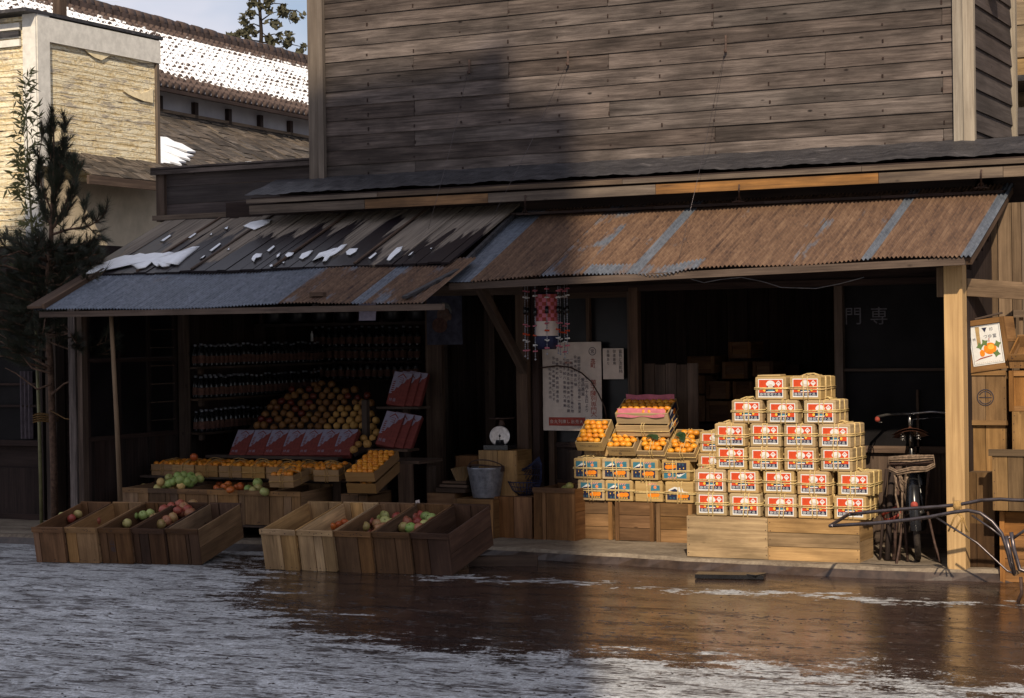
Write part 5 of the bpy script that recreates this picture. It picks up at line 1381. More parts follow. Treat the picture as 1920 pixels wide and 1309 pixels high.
# tilted open boxes of mandarins above them
TB = [((1078, 830), .87, 'leftmost tilted open box of bare mandarins in the sun', False, (1, 1, 1), 4, 5), ((1137, 839), .87, 'second tilted open box of bare mandarins in the sun, with brush marks', False, (1, .97, .92), 4, 5),
      ((1193, 846), .86, 'roped open mandarin box with dark leaves, third along the tilted row', True, (.95, .9, .84), 4, 5), ((1250, 850), .85, 'roped open mandarin box with dark leaves at the right end of the tilted row', True, (.95, .9, .84), 4, 5)]
for i, ((px, py), Yf, lb, cord, col, nx, ny) in enumerate(TB):
    wd, dp, ht = .225, .285, .085
    rim = FY(px, py, Yf); M0 = basis(rim, (1, .02, 0), rad(38)); M = M0 @ Matrix.Translation((wd/2, 0, -ht))
    t = open_box(wd, dp, ht); t.matrix_world = M
    if cord: add_cord(t, wd, dp, ht, .022)
    tint(t, col+(1,)); props(t, lb, 'box', 'tilted open mandarin boxes')
    fill(M, wd, dp, ht, nx, ny, .0285, 'mandarin in the %s' % lb[:lb.find('open')+8], 'mandarins in the tilted boxes', lift=.010, dome=.006, j=.005, skip=.0 if not cord else .12)
    if i < 2:
        b = MB(); b.M = Matrix.Rotation(math.pi/2, 4, 'X')
        for k in range(9): b.text('みかん一等品みか'[k % 8], -.07+.018*k, .052+R.uniform(-.003, .003), .017, 0, .001)
        if i: b.text('合', -.01, .025, .03, 0, .001)
        b.build('brush_lettering', MAT['ink'], t)
    if cord:
        for _ in range(3):
            b = MB(); p = M @ Vector((R.uniform(-.06, .06), dp*R.uniform(.35, .8), ht+.036))
            b.grid(lambda u, v: ((u-.5)*.085, (v-.5)*.055*(1-(2*u-1)**2), .012*math.sin(u*3)), 8, 4)
            props(b.build('leaf', MAT['leaf'], M=Matrix.Translation(p) @ (M.to_3x3() @ Euler((R.uniform(-.4, .4), R.uniform(-.4, .4), R.uniform(0, 3))).to_matrix()).to_4x4()), 'dark glossy leaf lying on the mandarins of the %s roped tilted box' % ('left', 'right')[i-2], 'leaf', 'leaves on the roped boxes')
# boxes that carry the tilted row and the pink lined boxes
for i in range(4):
    o = put(RB[(i+1) % 4], RT((.085+.245*i, 1.03, .727), 0, 0, math.pi+R.uniform(-.03, .03)) @ Matrix.Translation((0, -.16, 0)) @ Matrix.Diagonal((1, .5, .85, 1)), 'closed box turned backwards under the tilted open boxes, %s' % lr(i, 4), 'closed boxes under the tilted row')
pf = FY(1206, 793, .96)
b = MB(); b.box((pf.x+.01, 1.12, (.73+pf.z-.11)/2+.0), (.44, .18, pf.z-.11-.73-.02), 0); props(b.build('plain_box', MAT['carton']), 'plain closed box supporting the pink lined mandarin boxes', 'box')
for k in range(2):
    wd, dp, ht = .44, .235, .095
    M = basis(pf+Vector((0, .004*k, -.008-.098*k)), (1, .02, 0), rad(28)); t = open_box(wd, dp, ht); t.matrix_world = M; tint(t, (1.02, .98, .9, 1))
    props(t, ('wide open mandarin box lined with pink paper at the top of the stack', 'wide box directly under the pink lined mandarin box')[k], 'box', 'wide mandarin boxes')
    if k == 0:
        fill(M, wd, dp, ht, 8, 4, .0285, 'mandarin in the pink lined wide box', 'mandarins in the pink lined box', lift=.008, j=.003)
        b = MB()
        b.grid(lambda u, v: (-.21+.40*u+.012*math.sin(v*5), -.006+.062*v-.004*math.sin(u*9), ht+.004+.02*math.sin(v*2.6)-.035*(1-v)**3+.004*math.sin(u*14+v*5)), 24, 8)
        b.build('front_paper', MAT['pink'], t)
        b = MB()
        b.grid(lambda u, v: (-.20+.41*u, dp-.02+.02*v+.004*math.sin(u*11), ht-.01+.045*v+.006*math.sin(u*13+2*v)), 24, 5); b.build('back_paper', MAT['pink'], t)
    b = MB(); b.M = Matrix.Translation((wd/2+.0012, 0, 0)) @ Matrix.Rotation(math.pi/2, 4, 'Z') @ Matrix.Rotation(math.pi/2, 4, 'X')
    rect(b, .02, .012, dp-.02, ht-.01, 2, 0); ell(b, dp*.6, ht*.4, .03, .02, 5, .0006); b.poly([(.03, .05), (.09, .08), (.14, .05), (.09, .06)], 0, .0006); b.build('end_label', LM, t)
    if k: add_cord(t, wd, dp, ht, .0, False)

# ================================================================== MIDDLE: BUCKET, SCALE, BASKET, CRATES
def pc(x0, x1, ytop, ybot, Yf, dp, col, label, n=2, vert=True, opn=False, frame=False):
    p, q, tp = FY(x0, ybot, Yf), FY(x1, ybot, Yf), FY((x0+x1)/2, ytop, Yf)
    z0 = max(p.z, .075) if p.z > .15 else .075; ht = tp.z-z0; M = RT(((p.x+q.x)/2, Yf, z0))
    if opn: return new_crate(M, col, label, 'crates at the middle of the shop', q.x-p.x, dp, ht, planks=n)
    return solid_crate(M, col, label, 'crates at the middle of the shop', q.x-p.x, dp, ht, vert=vert, n=n, frame=frame)
pc(802, 853, 925, 1000, .78, .45, (.62, .46, .38), 'brown crate below the thin board tray at the left of the bucket', 2, False)
pc(853, 926, 936, 1000, .70, .45, (.72, .56, .44), 'framed crate carrying the galvanised bucket', 1, True, False, 2)
pc(929, 999, 932, 1000, .80, .40, (.62, .42, .32), 'reddish crate under the dark wire basket', 2, True, False, True)
c_ = pc(1001, 1079, 915, 1003, .74, .46, (.55, .40, .33), 'open crate with a few apples left of the blue labelled boxes', 3, True, True)
fr = 'apples in the open middle crate'
for i, (x, y) in enumerate(((1059, 918), (1050, 928), (1076, 926), (1062, 930), (1068, 912))): fruit('red apple' if i % 2 else 'green apple', FY(x, y, .96), .036, 'leftover apple in the open middle crate', fr, (.75, .7, .62))
pc(898, 970, 845, 934, .90, .28, (1.0, .85, .66), 'pale fronted box carrying the dial scale', 2, True)
pc(855, 897, 855, 934, 1.02, .2, (.42, .30, .26), 'dark box left of the pale fronted box', 1)
# bucket
cb = FY(912, 937, .84); tb = thing('bucket', 'dented galvanised bucket with its handle laid over the rim', 'bucket', (cb.x, .84, FY(890, 936, .70).z+.002))
b = MB(); b.lathe([(0, .004), (.105, .004), (.108, 0), (.112, .01), (.150, .235), (.154, .245), (.152, .25), (.146, .243), (.108, .02), (0, .018)], 28); b.lathe([(.117, .045), (.1195, .05), (.119, .056)], 28); b.build('pail', MAT['galv'], tb)
for s_ in (-1, 1): b = MB(); b.box((s_*.15, 0, .235), (.012, .05, .045), 2); b.build('ear', MAT['iron'], tb)
b = MB(); b.tube([(.155*math.cos(t), -.155*.55*math.sin(t)+.02, .245+.155*.42*math.sin(t)) for t in [math.pi*k/14 for k in range(15)]], .0055, 6); b.tube([(-.165+.33*k/6, .0, .258+.006*math.sin(k)) for k in range(7)], .006, 6); b.build('handle', MAT['iron'], tb)
# scale
ps = FY(936, 818, 1.02); zt = FY(933, 845, .90).z
t = thing('dial_scale', 'spring scale with round silvery dial on a pale box', 'scale', (ps.x, 1.03, zt+.001))
b = MB(); b.box((0, .02, .02), (.22, .20, .036), 0); b.lathe([(.05, .038), (.04, .05), (.032, .08)], 16); b.build('base', MAT['black'], t)
rt_ = Matrix.Translation((0, 0, ps.z-zt)) @ Euler((rad(82), 0, rad(25))).to_matrix().to_4x4()
b = MB(); b.M = rt_; b.lathe([(0, -.06), (.078, -.06), (.082, -.05), (.084, .0), (.080, .006), (.076, .0)], 32); b.build('dial_case', MAT['chrome'], t)
b = MB(); b.M = rt_
nn = 48; ring = [(math.cos(2*math.pi*k/nn)*.077, math.sin(2*math.pi*k/nn)*.077, .001) for k in range(nn)]
for k in range(nn): b.add([(0, 0, .002), ring[k], ring[(k+1) % nn]], [(0, 1, 2)], 0)
b.build('dial_face', MAT['chrome'], t)
b = MB(); b.M = rt_; b.box((0, -.012, .006), (.005, .055, .002), 1); b.lathe([(0, .004), (.009, .004), (.009, .008), (0, .009)], 12); b.build('needle', MAT['black'], t)
b = MB(); b.lathe([(0, 0), (.03, 0), (.02, .03), (.02, .05), (.10, .055), (.11, .065), (0, .06)], 20, c=(.0, .04, ps.z-zt+.085)); b.build('pan', MAT['iron'], t)
# dark wire basket
pb_ = FY(985, 933, .95); t = thing('wire_basket', 'dark bluish wire basket with a rim hoop beside the bucket', 'basket', (pb_.x, .95, FY(965, 932, .80).z+.002))
b = MB()
for k in range(26):
    a = 2*math.pi*k/26; b.tube([(.055*math.cos(a), .055*math.sin(a), .004), (.10*math.cos(a), .10*math.sin(a), .04), (.135*math.cos(a), .135*math.sin(a), .11)], .003, 4)
for rr_, z in ((.055, .004), (.10, .04), (.12, .075)): b.tube([(rr_*math.cos(2*math.pi*k/24), rr_*math.sin(2*math.pi*k/24), z) for k in range(24)], .003, 4, closed=True)
b.build('bowl', MAT['navy'], t)
b = MB(); b.tube([(.137*math.cos(2*math.pi*k/24), .137*math.sin(2*math.pi*k/24), .112) for k in range(24)], .005, 5, closed=True); b.build('rim', MAT['navy'], t)
b = MB()   # netting drawn up behind
for k in range(15):
    a = math.pi*k/14; x0, y0 = .135*math.cos(a), .10*math.sin(a)
    b.tube([(x0, y0, .11), (x0*.75+.03, y0+.02, .18), (x0*.35+.07, .07, .25), (.09, .08, .31)], .0028, 4)
for s_ in (.3, .6): b.tube([(.135*math.cos(math.pi*k/10)*(1-s_*.6)+.06*s_, .10*math.sin(math.pi*k/10)*(1-s_)+.06*s_, .11+.17*s_) for k in range(11)], .0028, 4)
b.build('netting', MAT['navy'], t)
# wood chips on a tray
pt = FY(848, 925, .82); zt = FY(828, 924, .78).z
b = MB(); b.box((pt.x, .92, zt+.02), (.27, .26, .035), 0); b.box((pt.x+.02, .92, zt+.055), (.25, .24, .022), 0, .9); b.box((pt.x+.03, .90, zt+.085), (.22, .2, .018), 0, .4)
props(b.build('board_tray', MAT['old']), 'stack of thin boards left of the bucket', 'boards')
t = thing('wood_sheets', 'fan of thin pale wood wrapping sheets left of the bucket', 'wood sheets', (pt.x+.04, .88, zt+.095))
for k in range(13):
    b = MB(); a = rad(-26+4.2*k); b.box((math.sin(a)*.07+.004*k, .004*k, math.cos(a)*.055), (.004, .10, .11), 2, None, 0, (0, a, 0)); b.build('sheet', MAT['carton'], t)
tint(t, (.62, .55, .5, 1))

# ================================================================== POSTER, NOTICE, HANGING ORNAMENT
def flat_M(px0, py0, px1, py1, Y):
    a, c = FY(px0, py1, Y), FY(px1, py0, Y); w_, h_ = c.x-a.x, c.z-a.z
    return Matrix.Translation((a.x+w_/2, Y, a.z+h_/2)) @ Matrix.Rotation(math.pi/2, 4, 'X'), w_, h_
M, w_, h_ = flat_M(1019, 641, 1127, 807, 1.222)
t = thing('poster', 'large printed sale poster pasted beside the post, red and dark lettering', 'poster', M)
b = MB(); b.grid(lambda u, v: ((u-.5)*w_, (v-.5)*h_, .002*math.sin(u*9)+.002*math.sin(v*7)), 12, 12); b.box((0, 0, -.004), (w_-.004, h_-.004, .002), 0); b.build('sheet', MAT['paper'], t)
b = MB()
X = lambda x: (x-.5)*w_; Zf = lambda y: (.5-y)*h_
rect(b, X(.10), Zf(.945), X(.72), Zf(.85), 9, .0055)
for i, ch in enumerate('大売出し陳列大会'[::-1]): b.text(ch, X(.15+.072*i), Zf(.897), .034, 7, .0065)
for i, ch in enumerate('本町'): b.text(ch, X(.865), Zf(.21+.055*i), .048, 9, .0055)
for i, ch in enumerate('菓子陳列専門'): b.text(ch, X(.865), Zf(.455+.062*i), .048, 9, .0055, 1.2)
b.text('大', X(.865), Zf(.81), .05, 9, .0055, 1.2)
cc = [(X(.855)+.031*math.cos(2*math.pi*k/24), Zf(.105)+.031*math.sin(2*math.pi*k/24), .005) for k in range(24)]; b.tube(cc, .0022, 4, 2, True); b.text('宮', X(.855), Zf(.105), .036, 2, .0055)
cols_ = ['十二月十五日より', '景品進呈', '期間中御買上の方に福引券一枚進呈', '会場本町角広場', '一等桐箪笥二等自転車三等反物', '四等清酒五等炭俵六等石鹸', '七等手拭八等蜜柑九等飴', '空籤なし', '協賛本町商店街連合会', '当日雨天順延致します', '昭和年末大売出']
for k, s_ in enumerate(cols_):
    x = .75-.062*k; n_ = len(s_); y0 = (.38, .40, .16, .14, .17, .18, .17, .20, .17, .15, .28)[k]; step = min(.052, (.80-y0)/n_)
    for i, ch in enumerate(s_): b.text(ch, X(x), Zf(y0+step*(i+.5)), .036 if k < 2 else .028, 2, .0055)
for i in range(4): b.text('福引大会'[i], X(.40+.03*i), Zf(.23), .02, 9, .0055)
b.build('lettering', LM, t)
M, w_, h_ = flat_M(1131, 653, 1169, 711, 1.222)
t = thing('notice', 'small cream notice with brush writing pasted right of the poster', 'notice', M)
b = MB(); b.grid(lambda u, v: ((u-.5)*w_, (v-.5)*h_, .0015*math.sin(u*8+v*3)), 8, 8); b.build('sheet', MAT['paper'], t)
b = MB()
for k, s_ in enumerate(('富有と次郎柿', '御歳暮用', '各種あり')):
    for i, ch in enumerate(s_): b.text(ch, (.36-.30*k)*w_, (.40-.13*i)*h_, .034 if k == 0 else .028, 0, .004)
b.build('brush_lettering', MAT['ink'], t)
b = MB(); b.tube([FY(x, y, 1.19) for x, y in ((1008, 690), (1020, 689), (1045, 686), (1070, 689), (1090, 699), (1108, 715), (1122, 738), (1134, 764), (1138, 790))], .006, 6)
props(b.build('curved_rod', MAT['iron']), 'thin dark rod bowed across the sale poster', 'rod')

# hanging New Year ornament: ring of bead strings round a cloth bag
pc0 = FY(1025, 560, .25); t = thing('hanging_ornament', 'hanging ornament of beaded strings with red and white flowers around a checked cloth bag', 'ornament', (pc0.x, .25, 1.6)); Mi = Matrix.Translation((-pc0.x, -.25, -1.6))
b = MB(); b.tube([(0, 0, .50), (0, 0, .56), (0, 0, .64)], .004, 5); b.tube([(.17*math.cos(2*math.pi*k/20), .10*math.sin(2*math.pi*k/20), .50) for k in range(20)], .006, 5, closed=True); b.tube([(-.17, 0, .5), (.17, 0, .5)], .005, 5); b.build('hanger', MAT['iron'], t)
def flower(b, c, r_, m):
    for k in range(6):
        a = 2*math.pi*k/6; b.box(Vector(c)+Vector((.7*r_*math.cos(a), .7*r_*math.sin(a), R.uniform(-.004, .004))), (r_*.8, r_*.8, .008), 0, None, m, (R.uniform(-.3, .3), R.uniform(-.3, .3), a), bev=.003)
for (px, dy, bot) in ((984, -.04, 668), (989, .05, 672), (1003, -.07, 674), (1025, -.09, 664), (1046, -.06, 662), (1050, .06, 664), (1058, .07, 670), (1063, -.02, 662)):
    top = FY(px, 530, .25+dy); bo = FY(px+1, bot, .25+dy)
    b = MB(); b.M = Mi
    b.tube([top, bo], .0022, 4, 0)
    L = top.z-bo.z
    for f in [.05+.03*k for k in range(31)]:
        if R.random() < .8: b.tube([top.lerp(bo, f), top.lerp(bo, f+.02)], .0045, 5, 0)
    for f, m in ((.10, 2), (.19, 1), (.58, 2), (.68, 3), (.80, 1), (.91, 2)): flower(b, top.lerp(bo, f+R.uniform(-.02, .02)), .018, m)
    b.tube([top.lerp(bo, .33), top.lerp(bo, .43)], [.013, .016], 8, 4); b.lathe([(0, -.01), (.009, 0), (0, .01)], 8, 0, bo)
    b.build('bead_string', [MAT['galv'], MAT['white'], MAT['pink'], MAT['red'], MAT['black']], t)
c0, c1 = FY(1024, 552, .25), FY(1024, 655, .25); hB = c0.z-c1.z
b = MB(); b.M = Mi
for row in range(7):
    z0, z1 = c0.z-hB*.07*row, c0.z-hB*.07*(row+1)
    for k in range(16):
        a0, a1 = 2*math.pi*k/16, 2*math.pi*(k+1)/16
        b.add([(c0.x+.085*math.cos(a0), .25+.075*math.sin(a0), z0), (c0.x+.085*math.cos(a1), .25+.075*math.sin(a1), z0), (c0.x+.086*math.cos(a1), .25+.076*math.sin(a1), z1), (c0.x+.086*math.cos(a0), .25+.076*math.sin(a0), z1)], [(3, 2, 1, 0)], (row+k) % 2, smooth=True)
b.build('checked_cloth', [MAT['dullred'], MAT['pink']], t)
b = MB(); b.M = Mi; b.lathe([(.086, c0.z-hB*.49-.0), (.09, c0.z-hB*.7), (.09, c0.z-hB*.76)], 24, 0, (c0.x, .25, 0)); b.build('white_cloth', MAT['paper'], t)
b = MB(); b.M = Mi; b.lathe([(.091, c0.z-hB*.755), (.095, c0.z-hB*.85), (.07, c1.z), (0, c1.z)], 24, 0, (c0.x, .25, 0)); b.build('dark_base', MAT['navy'], t)
b = MB(); b.M = Mi; b.lathe([(0, c0.z+.02), (.06, c0.z+.012), (.086, c0.z)], 24, 0, (c0.x, .25, 0)); b.build('top_cloth', MAT['navy'], t)
b = MB(); b.M = Mi; b.tube([(pc0.x, .25, 2.1), (pc0.x, .25, c0.z)], .003, 5); b.build('cord', MAT['iron'], t)

# boxes stored in the dark room behind the sunny half
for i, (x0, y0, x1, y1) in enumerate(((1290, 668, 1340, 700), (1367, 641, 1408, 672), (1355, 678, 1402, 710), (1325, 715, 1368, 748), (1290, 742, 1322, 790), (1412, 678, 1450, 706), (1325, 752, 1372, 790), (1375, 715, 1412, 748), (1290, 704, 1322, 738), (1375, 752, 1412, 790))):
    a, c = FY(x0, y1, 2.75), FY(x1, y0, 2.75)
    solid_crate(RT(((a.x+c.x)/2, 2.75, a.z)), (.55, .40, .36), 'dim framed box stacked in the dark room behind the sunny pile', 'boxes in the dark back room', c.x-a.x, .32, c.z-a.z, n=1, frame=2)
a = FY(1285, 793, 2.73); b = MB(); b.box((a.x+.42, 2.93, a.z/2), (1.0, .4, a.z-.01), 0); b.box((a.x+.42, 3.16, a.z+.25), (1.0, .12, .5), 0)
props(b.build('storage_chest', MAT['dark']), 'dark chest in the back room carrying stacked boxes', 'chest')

# ================================================================== BICYCLE (seen from behind, rope wound round its carrier)
bl = GZ(1722, 1061, .078); hd = rad(14.5)
BM = Matrix.Translation((bl.x, bl.y, .078)) @ Matrix.Rotation(hd, 4, 'Z') @ Matrix.Rotation(rad(-3.0), 4, 'Y')
bk = thing('bicycle', 'old black delivery bicycle parked facing the shop with rope wound round its rear carrier', 'bicycle', BM)
RWH = .335; RC = Vector((0, .335, .335)); FC = Vector((0, 1.50, .335))
def wheel(c, steer=0.0):
    Mw = Matrix.Translation(c) @ Matrix.Rotation(steer, 4, 'Z') @ Matrix.Rotation(math.pi/2, 4, 'Y')
    b = MB(); b.M = Mw; b.tube([(.318*math.cos(t), .318*math.sin(t), 0) for t in [2*math.pi*k/40 for k in range(40)]], .021, 10, closed=True); o = b.build('tyre', MAT['rubber'], bk)
    b = MB(); b.M = Mw
    b.lathe([(.290, -.014), (.304, -.014), (.300, 0), (.304, .014), (.290, .014), (.286, 0), (.290, -.014)], 40); b.build('rim', MAT['chrome'], o)
    b = MB(); b.M = Mw
    for k in range(32):
        a = 2*math.pi*k/32; a2 = a+(.5 if k % 2 else -.5); s_ = .028 if k % 4 < 2 else -.028
        b.tube([(.02*math.cos(a2), .02*math.sin(a2), s_), (.29*math.cos(a), .29*math.sin(a), 0)], .0013, 3)
    b.lathe([(0, -.05), (.012, -.05), (.018, -.03), (.014, 0), (.018, .03), (.012, .05), (0, .05)], 12); b.build('spokes', MAT['chrome'], o)
wheel(RC); wheel(FC, rad(10))
def fender(c, a0, a1, steer=0.0):
    b = MB(); b.M = Matrix.Translation(c) @ Matrix.Rotation(steer, 4, 'Z')
    def f(u, v):
        a = a0+(a1-a0)*u; w_ = (v-.5)*2; r_ = .368-.020*w_*w_
        return (.036*w_, r_*math.cos(a), r_*math.sin(a))
    b.grid(f, 30, 8); return b.build('mudguard', MAT['black'], bk)
fender(RC, rad(35), rad(195)); fender(FC, rad(30), rad(160), rad(10))
b = MB(); b.lathe([(0, -.02), (.022, -.018), (.026, 0), (.02, .012), (0, .016)], 14, c=(0, 0, 0)); o = b.build('rear_reflector', MAT['dullred'], bk, M=BM @ Matrix.Translation((0, -.03, .42)) @ Matrix.Rotation(rad(90), 4, 'X'))
b = MB(); bb = Vector((0, .80, .30)); st = Vector((0, .60, .78)); hdt = Vector((0, 1.20, .86)); hdb = Vector((0, 1.28, .62))
for a, c, r_ in ((bb, st, .016), (st+Vector((0, .02, -.06)), hdt, .015), (hdb, bb, .017), (hdt, hdb, .019)): b.tube([a, c], r_, 10)
for s_ in (-1, 1):
    b.tube([bb+Vector((.03*s_, 0, 0)), RC+Vector((.06*s_, 0, 0))], .010, 8); b.tube([st+Vector((.02*s_, 0, -.05)), RC+Vector((.06*s_, 0, 0))], .009, 8)
    b.tube([hdb+Vector((.035*s_, .01, -.02)), FC+Vector((.05*s_, 0, 0))], .011, 8)
b.build('frame', MAT['black'], bk)
b = MB(); b.tube([st, st+Vector((0, -.03, .10))], .012, 8); b.build('seat_post', MAT['chrome'], bk)
b = MB()
def sad(u, v):
    y = .40+.28*v; w_ = .115*(1-v)**.8*(1 if v < .95 else .8)+.022; x = (u-.5)*2*w_
    return (x, y, .925+.012*math.cos(v*5)-.045*(2*u-1)**2-.012*(1-v)**4)
b.grid(sad, 14, 14); b.grid(lambda u, v: tuple(Vector(sad(1-u, v))+Vector((0, 0, -.018))), 14, 14)
sdl = b.build('saddle', plain('brown_leather', (.11, .045, .03), .35, .5, .3, 20), bk)
b = MB()
for s_ in (-1, 1):
    b.tube([(s_*.055+.016*math.cos(t), .45+.016*math.sin(t), .84+.008*t/3) for t in [k*.6 for k in range(30)]], .0028, 4); b.tube([(s_*.05, .44, .90), (s_*.03, .60, .86), (0, .66, .90)], .005, 5)
b.build('springs', MAT['chrome'], sdl)
Ms = Matrix.Translation((0, 1.17, .0)) @ Matrix.Rotation(rad(10), 4, 'Z')
b = MB(); b.M = Ms; b.tube([(0, .02, .86), (0, 0, .99)], .013, 8); b.tube([(-.27, -.17, .985), (-.25, -.06, .99), (-.16, .02, 1.0), (0, .03, .995), (.16, .02, 1.0), (.25, -.06, .99), (.27, -.17, .985)], .011, 8); hb = b.build('handlebar', MAT['chrome'], bk)
for s_ in (-1, 1):
    b = MB(); b.M = Ms; b.tube([(s_*.265, -.14, .985), (s_*.28, -.26, .98)], [.016, .018], 10); b.build('grip', MAT['dullred'], hb)
b = MB(); b.M = Ms
for s_ in (-1, 1): b.tube([(s_*.22, .0, .955), (s_*.25, -.10, .95), (s_*.24, -.2, .955)], .004, 5)
b.tube([(.22, 0, .955), (.03, .05, .95), (0, .06, .80)], .004, 5); b.build('brake_lever', MAT['chrome'], hb)
b = MB()
for x in (-.13, -.06, .06, .13): b.tube([(x, -.05, .70), (x, .50, .70)], .008, 6)
for y in (-.05, .15, .35, .50): b.tube([(-.13, y, .70), (.13, y, .70)], .008, 6)
b.tube([(-.15, -.06, .715), (.15, -.06, .715)], .014, 8)
for s_ in (-1, 1): b.tube([(s_*.12, .0, .70), (s_*.07, .335, .335)], .007, 6); b.tube([(s_*.12, .40, .70), (s_*.07, .335, .335)], .007, 6)
b.build('carrier', MAT['iron'], bk)
b = MB()
for k in range(9):
    y = -.075+.012*(k % 3)+R.uniform(-.008, .008); z = .70+.012*(k//3)
    b.tube([(-.155+R.uniform(-.01, .01), y, z-.012), (-.15, y-.012, z+.035), (0, y-.014, z+.030+R.uniform(-.01, .01)), (.15, y-.012, z+.03), (.155, y, z-.02), (.10, y-.018, z-.045), (0, y-.02, z-.05+.02*R.random()), (-.10, y-.018, z-.06), (-.155, y, z-.03)], .0065, 6)
for k in range(4):
    x = -.10+R.uniform(-.025, .025); b.tube([(x, -.07, .64), (x+.012, -.09, .60-.02*k), (x+.03, -.08, .58-.028*k), (x+.05, -.07, .62)], .0065, 6)
b.tube([(-.11, -.08, .62), (-.12, -.07, .50), (-.10, -.06, .36), (-.115, -.05, .24)], .007, 6); b.tube([(-.07, -.08, .60), (-.08, -.07, .44), (-.09, -.06, .30)], .007, 6)
rp = b.build('rope_winding', MAT['rope'], bk, 'greyish rope wound many times round the rear carrier'); rp.data.materials[0] = plain('greyed_rope', (.17, .12, .085), .95, .1, .45, 60)
for s_ in (-1, 1):
    b = MB(); b.tube([(s_*.085, .335, .335), (s_*.12, .24, .12), (s_*.15, .16, .0)], .009, 6); b.tube([(s_*.085, .335, .335), (s_*.11, .33, .16), (s_*.13, .34, .0)], .006, 6); b.build('stand_leg', MAT['iron'], bk)
b = MB(); b.M = Matrix.Translation(bb) @ Matrix.Rotation(math.pi/2, 4, 'Y'); b.lathe([(.0, .03), (.09, .03), (.095, .034), (.09, .038), (0, .038)], 24)
for s_ in (-1, 1): b.beam((0, 0, .05*s_), (.0, .16*s_, .06*s_), .02, .012); b.box((0, .16*s_, .10*s_), (.02, .07, .08), 1)
b.build('crank', MAT['iron'], bk)
b = MB(); b.box((.03, .57, .34), (.02, .5, .10), 1, bev=.008); b.build('chain_case', MAT['black'], bk)
# second bicycle, mostly hidden: a dark leaning luggage pole with straps left of it -> tool bundle
t = thing('pole_bundle', 'dark bundle of poles and straps leaning beside the bicycle, left of its wheel', 'pole bundle', FY(1668, 1050, .25))
Mi = t.matrix_world.inverted()
for (x0, y0, x1, y1, r_, m) in ((1662, 880, 1650, 1048, .011, 'dark'), (1672, 868, 1664, 1050, .022, 'dark'), (1684, 900, 1676, 1050, .014, 'iron'), (1690, 905, 1702, 1052, .010, 'iron')):
    b = MB(); b.M = Mi; p, q = FY(x0, y0, .40), FY(x1, y1, .28); b.tube([p, p.lerp(q, .5), q], r_, 8); b.build('pole', MAT[m], t)
b = MB(); b.M = Mi; b.tube([FY(x, y, .32) for x, y in ((1655, 965), (1668, 958), (1684, 950), (1690, 962), (1676, 972), (1660, 975))], .012, 6, closed=True); b.build('strap', MAT['dullred'], t)

# ================================================================== HAND CART (its draw bar and front end reach into the picture)
ct = thing('hand_cart', 'steel tube hand cart resting on its prop leg, draw handle pointing left before the bicycle', 'cart', (3.82, -.75, 0)); Ci = Matrix.Translation((-3.82, .75, 0))
YN, YF = -.95, -.50
near = [FY(x, y, YN) for x, y in ((1556, 986), (1640, 981), (1700, 975), (1745, 969), (1785, 961), (1815, 957), (1838, 962), (1860, 978), (1878, 1000), (1888, 1030), (1896, 1062), (1902, 1076))]
far = [FY(x, y, YF) for x, y in ((1590, 965), (1640, 959), (1700, 954), (1760, 950), (1800, 946), (1840, 938), (1875, 936), (1905, 938))]
b = MB(); b.M = Ci; b.tube([near[0].lerp(near[1], .08)]+near[1:], .0118, 10); b.tube([far[0].lerp(far[1], .1)]+far[1:]+[far[-1]+Vector((.5, 0, 0))], .0118, 10)
e0, e1 = near[0], far[0]; b.tube([near[0].lerp(near[1], .09), e0, e0.lerp(e1, .06), e0.lerp(e1, .94), e1, far[0].lerp(far[1], .11)], .0118, 10); b.build('draw_bar', MAT['steel'], ct)
# lashing where the bars are tied at the post
b = MB(); b.M = Ci; q = FY(1795, 948, YF); b.lathe([(.0, -.03), (.026, -.03), (.03, 0), (.026, .03), (0, .03)], 10, c=q)
for k in range(5): b.tube([q+Vector((R.uniform(-.03, .03), R.uniform(-.02, .02), -.02)), q+Vector((R.uniform(-.05, .05), -.02, -.08)), q+Vector((R.uniform(-.08, .08), R.uniform(-.03, .02), -.17))], .006, 5)
b.build('rope_lashing', MAT['rope'], ct).color = (.6, .5, .42, 1)
foot = FY(1902, 1076, YN)
b = MB(); b.M = Ci; b.tube([FY(1755, 970, YN), FY(1832, 1018, YN), FY(1888, 1070, YN), foot], .0066, 8); b.tube([FY(1822, 966, YF), FY(1860, 992, YF), FY(1890, 1016, YF)], .0066, 8); b.build('brace_tube', MAT['steel'], ct)
b = MB(); b.M = Ci; b.tube([FY(1886, 1005, YN), FY(1893, 1035, YN), foot], .0135, 10); b.tube([FY(1896, 998, YN), FY(1901, 1030, YN), FY(1912, 1068, YN), foot+Vector((.12, 0, .0)), foot+Vector((.9, 0, .0))], .013, 10)
b.tube([FY(1884, 1012, YN), FY(1896, 1006, YN)], .009, 8); b.tube([FY(1896, 1012, YN), FY(1935, 985, YN)], .009, 8); b.build('front_frame', MAT['steel'], ct)
b = MB(); b.M = Ci; lx = FY(1914, 1082, YN); b.tube([lx, Vector((lx.x+.005, YN, .06)), Vector((lx.x-.02, YN, .0))], .011, 8); b.build('prop_leg', MAT['iron'], ct)
b = MB(); b.M = Ci; b.tube([foot, Vector((foot.x, -.35, foot.z))], .0145, 8); b.tube([Vector((foot.x, -.35, foot.z)), Vector((foot.x+1.6, -.35, foot.z))], .0145, 8)
for k in range(6): b.box((foot.x+.85, YN+.06+.10*k, foot.z+.02), (1.5, .094, .018), 0)
b.build('cart_bed', MAT['lattice'], ct)
